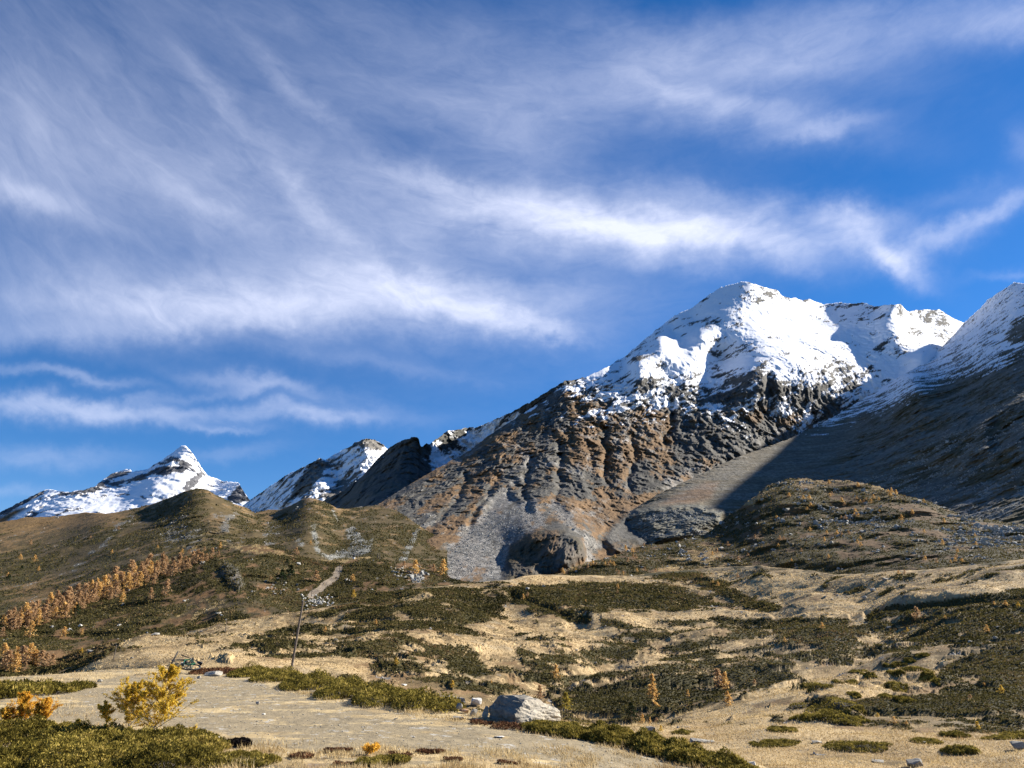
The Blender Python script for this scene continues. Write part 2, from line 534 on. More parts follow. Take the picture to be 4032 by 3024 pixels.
build_layer("dark_ridge", [(1180, 2030), (1272, 1969), (1364, 1924), (1427, 1873), (1487, 1805), (1523, 1769), (1555, 1746), (1614, 1723), (1649, 1721), (1655, 1752),
                           (1664, 1760), (1678, 1744), (1692, 1748), (1760, 1696), (1810, 1689), (1860, 1680), (1879, 1682), (1920, 1664), (2016, 1620), (2100, 1575), (2220, 1500), (2400, 1470)],
            [(1180, 2130), (2400, 2130)],
            [(1180, 2130, 1900), (1400, 2130, 1750), (1800, 2130, 2000), (2400, 2130, 2600), (1180, 2030, 2500), (1364, 1924, 2600), (1487, 1805, 2650), (1640, 1721, 2480), (1655, 1800, 2480),
             (1740, 1760, 2800), (1860, 1680, 3000), (2016, 1620, 2950), (2200, 1500, 2950), (2400, 1470, 3300), (1500, 1900, 2200), (1600, 1850, 2250), (1450, 1980, 1950), (1700, 1870, 2500)],
            terrain_mat("dark_ridge_rock", .02, .5, 8, {'rock': ((.035, .036, .034), (.12, .115, .10)), 'heath': ((.055, .05, .036), (.10, .09, .065))}), disp_dark, cover_dark,
            urange=(1180, 2400), jag=(4.5, 20), du=3.2, dv=3.2)


# ------------------------------------------------------------------ the big mountain
GULLIES = [[(2205, 1750), (2210, 1850), (2195, 1960)], [(2380, 1690), (2385, 1800), (2390, 1900)], [(2640, 1590), (2640, 1680), (2625, 1745)],
           [(1850, 1870), (1780, 2000), (1690, 2100)], [(1960, 1880), (1880, 2010), (1840, 2090)], [(3030, 1480), (3050, 1560), (3040, 1620)],
           [(2090, 1800), (2060, 1930), (2080, 2010)], [(2500, 1720), (2490, 1850), (2480, 1930)]]
RIBS = [[(2290, 1700), (2290, 1800), (2300, 1930)], [(2450, 1720), (2440, 1900)], [(1990, 1760), (1930, 1900), (1880, 2050)], [(1800, 1870), (1720, 2000)]]


def snow_big(u, v):
    """Height of the snow cover: positive well above the snow line, negative below it."""
    snl = np.interp(u, [2000, 2180, 2240, 2330, 2450, 2640, 2800, 2950, 3050, 3160, 3260, 3400], [1560, 1530, 1540, 1575, 1590, 1600, 1610, 1600, 1610, 1640, 1665, 1600])
    return (snl - v) / 100.0


SCREE_FAN = [(1770, 2290), (1690, 2235), (1745, 2160), (1840, 2085), (1900, 2025), (1935, 1960), (2000, 1930), (2060, 1990), (2110, 2010), (2170, 1975), (2215, 1990), (2270, 2070),
             (2345, 2125), (2372, 2150), (2320, 2195), (2300, 2150), (2240, 2080), (2130, 2085), (2060, 2120), (2010, 2150), (1980, 2200), (2060, 2290)]
CRAG = [(1990, 2290), (2010, 2150), (2120, 2092), (2240, 2083), (2290, 2115), (2312, 2190), (2200, 2260), (2060, 2290)]
SLABS = [(2420, 2180), (2380, 2120), (2420, 2060), (2470, 2010), (2600, 1990), (2680, 1985), (2760, 1990), (2850, 2010), (2830, 2060), (2720, 2110), (2540, 2150)]


def disp_big(u, v, P, s):
    sn = sstep(snow_big(u, v), .2, 1.6)
    scr = np.maximum(poly(u, v, SCREE_FAN, 25), poly(u, v, [(2380, 2110), (2500, 2000), (2700, 1880), (3000, 1770), (3250, 1640), (3300, 1800), (2600, 2120)], 30))
    rough = (1 - .72 * sn) * (1 - .85 * scr)
    Pw = P + 28 * np.stack([fbm(P, 160, 3, .5, off=k * 9.7) for k in range(3)], 1)
    big = fbm(stretch(P, .8, 2.2, 1.3, .1), 420, 4, .5, ridged=True) * 50 * (1 - .45 * sn) * (1 - .7 * scr)
    crag = (fbm(stretch(Pw, .72, 8, 1.5, -.3), 150, 6, .70, ridged=True) * 56 + fbm(stretch(Pw, .8, 5, .9, -.5), 50, 4, .64, ridged=True) * 28) * rough
    fine = fbm(P, 22, 3, .6) * 9 * (rough + .06)
    drift = fbm(stretch(P, 1, 3, 1, .3), 240, 4, .5, ridged=True) * 24 * sn
    gu, gv = u + 16 * fbm(P, 120, 3, .55, off=21.0), v + 0
    g = sum(line(gu, gv, p, 14) for p in GULLIES) * 36
    r = sum(line(u, v, p, 26) for p in RIBS) * 8
    near = sstep(v, 1600, 2250)
    k = 1 - .68 * near
    bump = poly(u, v, CRAG, 30) * (18 + 30 * fbm(stretch(P, .6, 4, 1.3, -.3), 60, 5, .65, ridged=True)) + 40 * poly(u, v, SLABS, 20)
    edge = 1 - .6 * sstep(s, .93, 1)
    return (-(big + crag + fine + drift) * edge + g - r) * k - bump, 0


def cover_big(u, v, P, N):
    h = snow_big(u, v)
    n = .90 * fbm(stretch(P, 1.9, 6, .5, .55), 62, 6, .74) + .35 * fbm(stretch(P, 1, 5, .6), 210, 4, .6, off=3.2) + .30 * fbm(stretch(P, 1.4, 5, .6, .55), 16, 3, .6, off=6.6)
    n2 = fbm(P, 300, 4, .55)
    steep = 1 - N[:, 2]
    t = np.where(h > 0, -.02 + .28 * np.minimum(h, 1.7), -.02 + .48 * h) + .16 * n2
    t -= .50 * blob(u, v, 2560, 1510, 95, 34, 8)        # dark crags that break through the snow
    t -= .42 * blob(u, v, 2510, 1410, 40, 14) + .3 * blob(u, v, 2600, 1440, 30, 20)
    t -= .42 * blob(u, v, 2960, 1190, 40, 18, 20) + .62 * blob(u, v, 3060, 1165, 34, 26, 30) + .4 * line(u, v, [(3080, 1168), (3190, 1182)], 9)
    t -= .34 * line(u, v, [(3240, 1205), (3320, 1195), (3400, 1200), (3450, 1210)], 12) + .5 * line(u, v, [(3550, 1205), (3560, 1240), (3580, 1270), (3620, 1310)], 15)
    t -= .5 * poly(u, v, [(3600, 1225), (3700, 1218), (3750, 1250), (3720, 1280), (3640, 1270)], 14) + .5 * blob(u, v, 3440, 1305, 28, 14, -25) + .5 * blob(u, v, 3716, 1310, 16, 26, 20)
    t -= .35 * blob(u, v, 2830, 1440, 30, 16, -20) + .35 * blob(u, v, 3010, 1430, 34, 20, -20) + .2 * blob(u, v, 2960, 1260, 30, 20)
    t -= .42 * poly(u, v, [(2740, 1590), (2860, 1480), (3000, 1450), (3080, 1500), (3180, 1480), (3380, 1480), (3400, 1540), (3250, 1640), (3060, 1600)], 40)
    t -= .35 * blob(u, v, 3280, 1540, 90, 45, -15)
    t += .55 * poly(u, v, [(2930, 1290), (2960, 1200), (3060, 1195), (3190, 1220), (3180, 1270), (3320, 1310), (3250, 1320)], 26)
    t += .3 * poly(u, v, [(2560, 1330), (2760, 1310), (2800, 1400), (2780, 1500), (2640, 1450)], 35)
    snow = sstep(n + t, -.07, .07)
    # below the snow: crags, rusty turf, scree
    fan = poly(u, v, SCREE_FAN, 30)
    a = 1.25 * fbm(stretch(P, .8, 6, .9, -.3), 110, 6, .74)
    b = fbm(stretch(P, .8, 6, .8, -.3), 60, 6, .74, off=9.1)
    turf = -.04 + .55 * poly(u, v, [(2230, 1560), (2330, 1600), (2450, 1640), (2640, 1650), (2640, 1760), (2560, 1830), (2380, 1880), (2220, 1850), (2200, 1700)], 50)
    turf += .45 * poly(u, v, [(2900, 1610), (3060, 1590), (3220, 1640), (3180, 1670), (2960, 1650)], 20)
    turf += .55 * poly(u, v, [(1500, 2200), (1640, 2070), (1700, 2080), (1760, 2130), (1690, 2220), (1600, 2230)], 25)
    turf += .5 * poly(u, v, [(2340, 2110), (2420, 2020), (2560, 1930), (2700, 1890), (2820, 1890), (2800, 1960), (2600, 1990), (2420, 2060)], 25)
    turf += .35 * blob(u, v, 2110, 1990, 120, 60) + .4 * blob(u, v, 2170, 2040, 60, 30)
    turf += .6 * poly(u, v, [(2330, 2205), (2380, 2140), (2470, 2140), (2560, 2150), (2430, 2200)], 12)
    turf -= .45 * poly(u, v, [(2640, 1620), (2900, 1650), (3100, 1680), (3000, 1770), (2800, 1800), (2650, 1800)], 30)
    rust = sstep(a + turf, -.12, .16) * sstep(h, .35, -.15)
    sc = -.42 + .85 * fan + .45 * line(u, v, [(2000, 1940), (1930, 2060), (1840, 2180), (1790, 2260)], 30) + .45 * line(u, v, [(2180, 1980), (2250, 2080), (2330, 2150)], 24) + .5 * line(u, v, [(2090, 2010), (2000, 2130), (1960, 2230), (1930, 2290)], 34) + .55 * poly(u, v, [(2020, 1780), (2150, 1760), (2205, 1800), (2190, 1850), (2040, 1850)], 20) + .6 * poly(u, v, [(2360, 1610), (2480, 1650), (2600, 1690), (2560, 1740), (2420, 1720)], 30)
    sc += .9 * line(u, v, [(1660, 2080), (1620, 2130), (1570, 2220)], 12) + .35 * poly(u, v, [(1850, 1950), (1980, 1900), (2030, 1960), (2000, 2020), (1900, 2080)], 25)
    sc += .7 * poly(u, v, [(2560, 1920), (2700, 1840), (2900, 1760), (3080, 1680), (3240, 1660), (3100, 1760), (2800, 1880), (2640, 1950)], 20)
    sc += .3 * poly(u, v, [(2230, 1840), (2330, 1830), (2340, 1870), (2240, 1870)], 12)
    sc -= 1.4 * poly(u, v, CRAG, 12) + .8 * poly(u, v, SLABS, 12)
    scree = sstep(b * 1.5 + sc, -.25, .55)
    green = sstep(b + .9 * sstep(v, 1950, 2200) - .75, -.1, .2)
    rk = (1 - rust * .85) * (1 - green * .6)
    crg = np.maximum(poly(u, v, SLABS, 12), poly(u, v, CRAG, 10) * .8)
    crag_shade = poly(u, v, [(1990, 2290), (2005, 2150), (2120, 2085), (2230, 2085), (2200, 2130), (2180, 2200), (2190, 2280)], 14)  # shade on the crag's left part, put into the cover colour
    rk = np.maximum(rk, crg * (.75 + .25 * np.sign(a))) * (1 - crag_shade * (.55 + .4 * sstep(b, -.3, .3)))
    scree = scree * (1 - .9 * crag_shade)
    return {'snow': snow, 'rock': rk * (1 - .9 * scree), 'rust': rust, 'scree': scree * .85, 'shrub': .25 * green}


D_BIG = [(1250, 2180, 1080), (1364, 2100, 1150), (1500, 2200, 950), (1650, 2260, 830), (1800, 2300, 790), (2000, 2320, 780), (2200, 2290, 860), (2400, 2230, 960), (2600, 2170, 1120), (2800, 2100, 1350),
         (3000, 2000, 1650), (3240, 1850, 2050), (3500, 1750, 2450), (3800, 1750, 2700), (4000, 1750, 2900), (3900, 1400, 3700), (1250, 2060, 1450),
         (1364, 2003, 1450), (1487, 1985, 1500), (1600, 1914, 1680), (1700, 1855, 1820), (1847, 1775, 2000), (1924, 1714, 2080), (2016, 1655, 2180), (2130, 1580, 2260), (2230, 1515, 2280),
         (2277, 1497, 2330), (2391, 1444, 2480), (2469, 1396, 2900), (2546, 1328, 3060), (2592, 1292, 3100), (2656, 1241, 3130), (2724, 1212, 3160), (2838, 1130, 3180), (2943, 1108, 3100),
         (3057, 1141, 3220), (3188, 1178, 3480), (3250, 1200, 3480), (3361, 1196, 3290), (3450, 1205, 3120), (3540, 1198, 2990), (3580, 1226, 3300), (3699, 1218, 3560), (3794, 1269, 3600), (4000, 1290, 3800),
         (2950, 1180, 2980), (2925, 1250, 2840), (2880, 1310, 2720), (2650, 1310, 2960), (2740, 1260, 3020), (2780, 1200, 3080),
         (2760, 1322, 2640), (2600, 1352, 2560), (2490, 1408, 2500), (2300, 1540, 2250), (2450, 1500, 2330), (2600, 1450, 2380), (2740, 1420, 2480),
         (2830, 1400, 2700), (2910, 1400, 2560), (3000, 1400, 2430), (2800, 1500, 2440), (2960, 1500, 2240), (3070, 1430, 2360), (3160, 1400, 2480), (3260, 1420, 2560), (3380, 1450, 2640), (3440, 1390, 2760), (3540, 1420, 2720), (3640, 1400, 2620), (3600, 1330, 3000), (3690, 1340, 3050),
         (3060, 1240, 3060), (3200, 1270, 3130), (3250, 1310, 2960), (3350, 1290, 3020), (3450, 1310, 2880), (3540, 1320, 2800),
         (2250, 1620, 2080), (2500, 1620, 2120), (2760, 1620, 2180), (3000, 1600, 2240), (3200, 1600, 2380), (2100, 1750, 1880), (2300, 1780, 1780), (2600, 1800, 1850), (2900, 1760, 1980),
         (1950, 1850, 1700), (1800, 1950, 1500), (2050, 1950, 1450), (2250, 1960, 1420), (2480, 1930, 1560), (1650, 2030, 1330), (1850, 2100, 1150), (2060, 2070, 1130), (2300, 2050, 1230), (2020, 2180, 1020), (2120, 2170, 980), (2220, 2160, 930), (2290, 2140, 950), (2335, 2170, 1030),
         (2450, 2050, 1330), (2700, 1990, 1500)]
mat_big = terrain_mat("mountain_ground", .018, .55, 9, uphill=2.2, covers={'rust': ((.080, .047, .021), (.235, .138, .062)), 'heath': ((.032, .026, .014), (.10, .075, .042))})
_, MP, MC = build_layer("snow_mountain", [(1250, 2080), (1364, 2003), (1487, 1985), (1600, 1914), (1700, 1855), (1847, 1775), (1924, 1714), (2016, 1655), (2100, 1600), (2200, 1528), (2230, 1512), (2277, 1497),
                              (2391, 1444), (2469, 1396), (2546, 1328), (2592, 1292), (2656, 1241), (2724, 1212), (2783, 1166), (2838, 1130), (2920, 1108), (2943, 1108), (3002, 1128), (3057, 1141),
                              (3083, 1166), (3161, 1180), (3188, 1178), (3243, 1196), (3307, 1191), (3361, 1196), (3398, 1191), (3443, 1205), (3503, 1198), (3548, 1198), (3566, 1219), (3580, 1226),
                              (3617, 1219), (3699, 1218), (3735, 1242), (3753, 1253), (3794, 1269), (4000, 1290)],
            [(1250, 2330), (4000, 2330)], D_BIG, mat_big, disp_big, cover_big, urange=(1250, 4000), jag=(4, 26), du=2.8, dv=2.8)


# ------------------------------------------------------------------ shaded slope on the right
def disp_right(u, v, P, s):
    low = sstep(v, 1750, 1950)
    scr = poly(u, v, [(2500, 2050), (2600, 1950), (2900, 1810), (3250, 1650), (3400, 1660), (3300, 1800), (3060, 1900), (2800, 2040)], 40)
    k = (1 - .8 * scr)
    n = fbm(stretch(P, 3, 1, .8), 320, 4, .5, ridged=True) * 34 * (1 - scr) * (1 - .5 * low)
    c = fbm(stretch(P, 4, 1.1, .6), 90, 6, .64, ridged=True) * 30 * k * (1 - .3 * low)
    f = fbm(P, 12, 3, .6) * 3.2 * (k + .1)
    ram = 40 * poly(u, v, [(3640, 1800), (3720, 1680), (3800, 1640), (3900, 1660), (3900, 1780), (3800, 1830)], 40)
    sl = poly(u, v, SLABS, 20) * (22 + 34 * fbm(stretch(P, .9, 4, .7, .4), 60, 5, .62, ridged=True))
    return -(n + c + f) - ram - sl, 0


def cover_right(u, v, P, N):
    line_v = np.interp(u, [3000, 3243, 3400, 3503, 3630, 3726, 3890, 4032, 4500], [1650, 1668, 1610, 1580, 1515, 1470, 1433, 1369, 1200])
    h = (line_v - v) / 60
    n = fbm(stretch(P, 4, 2.2, .5), 34, 6, .76)
    t = np.where(h > 0, .02 + .15 * np.minimum(h, 2.2), .02 + .7 * h)
    t -= .6 * poly(u, v, [(3950, 1340), (3985, 1265), (4032, 1240), (4200, 1200), (4200, 1330), (4000, 1350)], 12) + .25 * line(u, v, [(3700, 1370), (3770, 1290), (3800, 1270)], 12)
    snow = sstep(n + t, -.08, .08)
    a = fbm(stretch(P, 4, 1.3, .6), 100, 6, .68)
    b = fbm(stretch(P, 4, 1.3, .6), 26, 6, .74, off=3.3)
    scr = poly(u, v, [(2440, 2040), (2600, 1945), (2900, 1800), (3250, 1650), (3440, 1640), (3330, 1790), (3060, 1900), (2760, 2060)], 30)
    block = sstep(b + .1 * a - .12, -.08, .08)
    talus = poly(u, v, [(3740, 2140), (3760, 2000), (3850, 1860), (4032, 1880), (4500, 1900), (4500, 2200), (3900, 2150)], 40)
    rust = sstep(a - .12, -.1, .2) * (1 - scr) * .7
    rust = np.maximum(rust, poly(u, v, [(2560, 2010), (2640, 1960), (2780, 1900), (2830, 1900), (2800, 1960), (2700, 1990)], 15))
    slab = poly(u, v, SLABS, 10) * (.6 + .4 * sstep(b, -.2, .3))
    scr = scr * (1 - slab)
    return {'snow': snow, 'rock': np.maximum(slab, np.maximum(.3 * block, .8 * sstep(a, -.05, .2)) * (1 - scr)), 'rust': rust * (1 - slab),
            'scree': np.maximum(scr * .20 * (1 + .8 * b), np.maximum(block * .34, talus * block * .7)), 'shrub': .5 * sstep(-a, .05, .3) * (1 - scr)}


D_RIGHT = [(3794, 1269, 3050), (3858, 1214, 2900), (3954, 1137, 2550), (4032, 1112, 2350), (4500, 860, 1900), (3626, 1435, 2600), (3503, 1506, 2350), (3243, 1665, 2000), (3100, 1730, 1800), (2900, 1800, 1620),
           (2600, 1935, 1420), (2420, 2030, 1420), (2380, 2200, 1250), (4032, 1500, 1280), (4032, 1700, 980), (4032, 1900, 800), (4032, 2060, 660), (4500, 1500, 1000), (4500, 1900, 620), (4500, 2200, 480),
           (3700, 1700, 1350), (3700, 1900, 1020), (3400, 1800, 1480), (3400, 1920, 1200), (3100, 1860, 1480), (3600, 1500, 1950), (3850, 1350, 2150), (3000, 1960, 1330), (2700, 2010, 1270),
           (2550, 2150, 1150), (3000, 2150, 1050), (3500, 2150, 800), (4032, 2250, 540)]
mat_right = terrain_mat("right_slope_ground", .03, .55, 4, {'rock': ((.055, .057, .051), (.22, .22, .185)), 'scree': ((.16, .16, .15), (.48, .48, .45)), 'heath': ((.052, .044, .026), (.155, .118, .066))}, uphill=2)
_, RP, RC = build_layer("right_mountain", [(2380, 2110), (2450, 2030), (2600, 1940), (2900, 1800), (3100, 1730), (3243, 1665), (3503, 1506), (3626, 1435), (3708, 1365), (3762, 1310), (3794, 1272), (3858, 1214),
                               (3890, 1178), (3954, 1137), (3995, 1109), (4032, 1116), (4150, 1060), (4500, 850)],  # unseen crest past the right edge, raised to shade the scree
            [(2380, 2280), (4500, 2280)], D_RIGHT, mat_right, disp_right, cover_right, urange=(2380, 4500), jag=(3, 22), du=3, dv=3, backslope=.75)

# ------------------------------------------------------------------ brown hills on the left
def disp_hills(u, v, P, s):
    n = fbm(P, 260, 4, .5) * 34 + fbm(P, 70, 4, .55, ridged=True) * 9
    rk = poly(u, v, [(560, 2130), (620, 2040), (760, 2010), (900, 2060), (960, 2020), (1010, 2060), (930, 2140), (800, 2170)], 40)
    c = fbm(stretch(P, .8, 1, 1.4, .5), 30, 4, .6, ridged=True) * 14 * (rk + .12)
    return -(n + c) * (1 - .5 * sstep(s, .9, 1)), 0


def cover_hills(u, v, P, N):
    Q = stretch(P, 1, 2.4, 1)
    a = fbm(Q, 90, 5, .62)
    b = fbm(Q, 20, 6, .72, off=4.4)
    cr = np.interp(u, [-460, 0, 328, 592, 775, 971, 1218, 1364, 1500], [2090, 2056, 2017, 1987, 1922, 1999, 1960, 2003, 1985])
    dep = v - cr
    dry = .75 * sstep(dep, 90, 10) * (sstep(u, 560, 400) + .8 * sstep(np.abs(u - 1120), 120, 40)) + .25 * sstep(dep, 60, 5)
    dry += .35 * poly(u, v, [(-460, 2200), (0, 2120), (300, 2030), (500, 2020), (300, 2090), (100, 2150), (-460, 2300)], 30)
    dry += .4 * poly(u, v, [(60, 2350), (180, 2270), (260, 2290), (200, 2340)], 20) + .35 * blob(u, v, 860, 2040, 60, 40)
    rust = sstep(b * .8 + a * .5 + dry - .3, -.15, .2)
    rock = -.62 + .55 * poly(u, v, [(620, 2110), (640, 2050), (730, 2030), (820, 2090), (740, 2170), (660, 2160)], 20)
    rock += .62 * line(u, v, [(520, 2040), (470, 2070), (440, 2110), (400, 2150)], 14) + .6 * line(u, v, [(880, 2080), (905, 2040), (930, 2020)], 16) + .55 * line(u, v, [(905, 2130), (890, 2080)], 13)
    rock += .5 * line(u, v, [(955, 2130), (970, 2060)], 10) + .5 * line(u, v, [(360, 2170), (310, 2220), (290, 2240)], 12) + .35 * blob(u, v, 860, 2030, 40, 25)
    rock += .5 * poly(u, v, [(1020, 2140), (1060, 2060), (1130, 2000), (1110, 2080), (1080, 2150)], 14) + .35 * blob(u, v, 1190, 1985, 60, 20)
    rock = sstep(b + rock, -.1, .14)
    fan = np.maximum.reduce([poly(u, v, [(1280, 2200), (1327, 2165), (1372, 2147), (1362, 2090), (1386, 2070), (1427, 2115), (1440, 2125), (1477, 2112), (1464, 2170), (1409, 2200)], 9),
                             line(u, v, [(1235, 2070), (1240, 2120), (1255, 2180), (1300, 2200)], 13) * 1.1, line(u, v, [(1160, 2120), (1190, 2140)], 16),
                             line(u, v, [(1310, 2010), (1330, 2050)], 6), poly(u, v, [(1560, 2215), (1610, 2130), (1640, 2080), (1655, 2085), (1600, 2215)], 6)])
    fan = sstep(fan * .8 + .75 * b - .55, -.16, .4)
    shrub = sstep(a * .8 - b * .8 + .2 - dry * .6, -.12, .15)
    return {'rust': rust, 'shrub': shrub * .8 * (1 - rust * .6), 'rock': rock * .6 * (1 - fan), 'scree': np.maximum(fan * .95, rock * .5)}


mat_hill = terrain_mat("hill_ground", .06, .6, 3, uphill=2.2, covers={'rust': ((.10, .062, .025), (.25, .158, .068)), 'scree': ((.12, .122, .11), (.34, .34, .30)), 'heath': ((.044, .034, .015), (.125, .090, .040))})
_, HP, HC = build_layer("left_hills", [(-460, 2105), (0, 2056), (91, 2038), (228, 2033), (328, 2017), (410, 2022), (456, 2017), (592, 1987), (675, 1956), (729, 1933), (775, 1922), (811, 1925), (852, 1949), (880, 1962),
                           (921, 1983), (971, 1999), (1003, 2019), (1054, 2006), (1099, 2008), (1140, 1992), (1190, 1965), (1218, 1960), (1254, 1967), (1300, 1985), (1327, 2001), (1364, 2003), (1441, 1993), (1487, 1990), (1560, 2010), (1760, 2140)],
            [(-460, 2560), (400, 2480), (700, 2350), (1000, 2260), (1760, 2300)],
            [(-460, 2105, 1250), (0, 2056, 1300), (300, 2020, 1330), (600, 1987, 1290), (775, 1922, 1240), (900, 1970, 1240), (1003, 2019, 1270), (1100, 2008, 1290), (1218, 1960, 1250), (1364, 2003, 1270), (1487, 1990, 1320), (1760, 2140, 1050),
             (-460, 2560, 420), (0, 2480, 520), (400, 2400, 590), (700, 2260, 700), (1000, 2200, 780), (1300, 2220, 760), (1760, 2300, 740), (-460, 2300, 800), (0, 2250, 850), (300, 2200, 880), (600, 2120, 920), (775, 2080, 930), (900, 2090, 920),
             (1000, 2100, 930), (1200, 2080, 950), (1420, 2110, 980), (1500, 2100, 1020), (400, 2080, 1080), (1330, 2180, 850)],
            mat_hill, disp_hills, cover_hills, urange=(-460, 1760), jag=(2.0, 40), du=3, dv=3)


# ------------------------------------------------------------------ bouldery hillock on the right
def disp_hillock(u, v, P, s):
    n = fbm(P, 130, 4, .5) * 22 + fbm(P, 40, 4, .55) * 6 + fbm(P, 10, 3, .6, ridged=True) * 1.4
    k = sstep(v, 2330, 2180)
    r = fbm(stretch(P, .9, 2.2, 1, .3), 34, 5, .64, ridged=True) * 7 * k
    return -(n * (.35 + .65 * k) + r) * (1 - .35 * sstep(s, .93, 1)), 0


def cover_hillock(u, v, P, N):
    Q = stretch(P, 1, 2.4, 1)
    a = fbm(Q, 50, 5, .6)
    b = fbm(Q, 8, 6, .72, off=2.2)
    c = fbm(Q, 18, 5, .66, off=8.2)
    cr = np.interp(u, [2203, 2426, 2608, 2791, 2928, 3097, 3225, 3398, 3534, 3800, 4500], [2256, 2188, 2142, 2097, 1987, 1887, 1892, 1903, 1944, 2030, 2080])
    dry = .55 * sstep(v - cr, 45, 4) * sstep(u, 2850, 2950) * sstep(u, 3600, 3500)
    dry += .6 * poly(u, v, [(2430, 2330), (2600, 2230), (2730, 2150), (2830, 2140), (2860, 2220), (3100, 2240), (3060, 2360), (2700, 2330)], 35)
    dry += .3 * blob(u, v, 3350, 2110, 140, 50) + .3 * blob(u, v, 3500, 2300, 200, 60) + .5 * line(u, v, [(2203, 2256), (2253, 2236), (2330, 2214)], 16)
    dry += .35 * blob(u, v, 3330, 1980, 60, 25, -20)
    grass = sstep(b * .7 + a * .4 + dry - .38, -.1, .12) * .8
    rust = sstep(c + .15 + .3 * dry, -.1, .25)
    shrub = sstep(c * -.8 + a * .5 + .34 - dry * .8, -.1, .14)
    pale = -.58 + .46 * poly(u, v, [(3700, 2160), (3780, 2020), (3900, 1990), (4500, 2000), (4500, 2180), (4000, 2150)], 40) + .22 * blob(u, v, 3450, 2060, 300, 80) + .2 * blob(u, v, 3230, 2050, 120, 60)
    pale += .25 * line(u, v, [(3080, 1900), (3240, 1900), (3400, 1905)], 12) + .2 * blob(u, v, 2750, 2200, 160, 40) - .25 * sstep(v, 2180, 2300)
    scree = sstep(b + pale + .25 * a, -.08, .12)
    return {'grass': grass, 'rust': rust * .5, 'shrub': shrub * .85, 'scree': scree * .9}


mat_hillock = terrain_mat("hillock_ground", .14, .6, 1.4, uphill=2.2, covers={'grass': ((.26, .18, .08), (.46, .33, .15)), 'scree': ((.15, .15, .145), (.48, .47, .44)), 'heath': ((.040, .030, .015), (.11, .075, .036))})
D_HILLOCK = [(2203, 2256, 720), (2426, 2188, 800), (2608, 2142, 860), (2791, 2097, 900), (2928, 1987, 930), (3097, 1887, 950), (3225, 1892, 930), (3398, 1903, 880), (3534, 1944, 800), (3800, 2030, 690), (4032, 2060, 620), (4500, 2090, 540),
             (2100, 2500, 460), (2600, 2480, 480), (3000, 2470, 430), (3400, 2450, 370), (4032, 2400, 290), (4500, 2380, 250), (2430, 2260, 680), (2800, 2280, 640), (3000, 2300, 590), (3100, 2050, 780), (3300, 2000, 790), (3250, 2150, 660),
             (3500, 2150, 600), (3700, 2200, 500), (4032, 2200, 430), (4500, 2200, 380), (2900, 2150, 780), (2700, 2200, 760)]
_, BP, BC = build_layer("boulder_hillock", [(2100, 2300), (2203, 2256), (2253, 2233), (2308, 2215), (2335, 2211), (2426, 2188), (2536, 2147), (2608, 2142), (2700, 2124), (2791, 2097), (2859, 2037), (2928, 1987), (3024, 1914), (3056, 1903), (3097, 1887),
                                (3161, 1881), (3225, 1892), (3334, 1889), (3398, 1903), (3448, 1914), (3498, 1930), (3534, 1944), (3662, 1975), (3800, 2035), (4032, 2065), (4500, 2090)],
            [(2100, 2500), (4500, 2500)], D_HILLOCK, mat_hillock, disp_hillock, cover_hillock, urange=(2100, 4500), jag=(5, 34), du=2.8, dv=2.8, back=.18)


# ------------------------------------------------------------------ near hill with the larch wood
def disp_wood(u, v, P, s):
    n = fbm(P, 90, 4, .5) * 13 + fbm(P, 25, 4, .55) * 3.2 + fbm(P, 7, 3, .6, ridged=True) * .8
    rk = 5 * poly(u, v, [(875, 2240), (890, 2220), (930, 2240), (955, 2300), (940, 2320), (905, 2290)], 14)
    c = fbm(stretch(P, .5, 1.6, 2.4, -.3), 14, 4, .65, ridged=True) * 8 * poly(u, v, [(865, 2240), (890, 2215), (935, 2235), (960, 2300), (940, 2325), (900, 2300)], 10)
    return -(n + c) * (1 - .4 * sstep(s, .93, 1)) - rk, 0


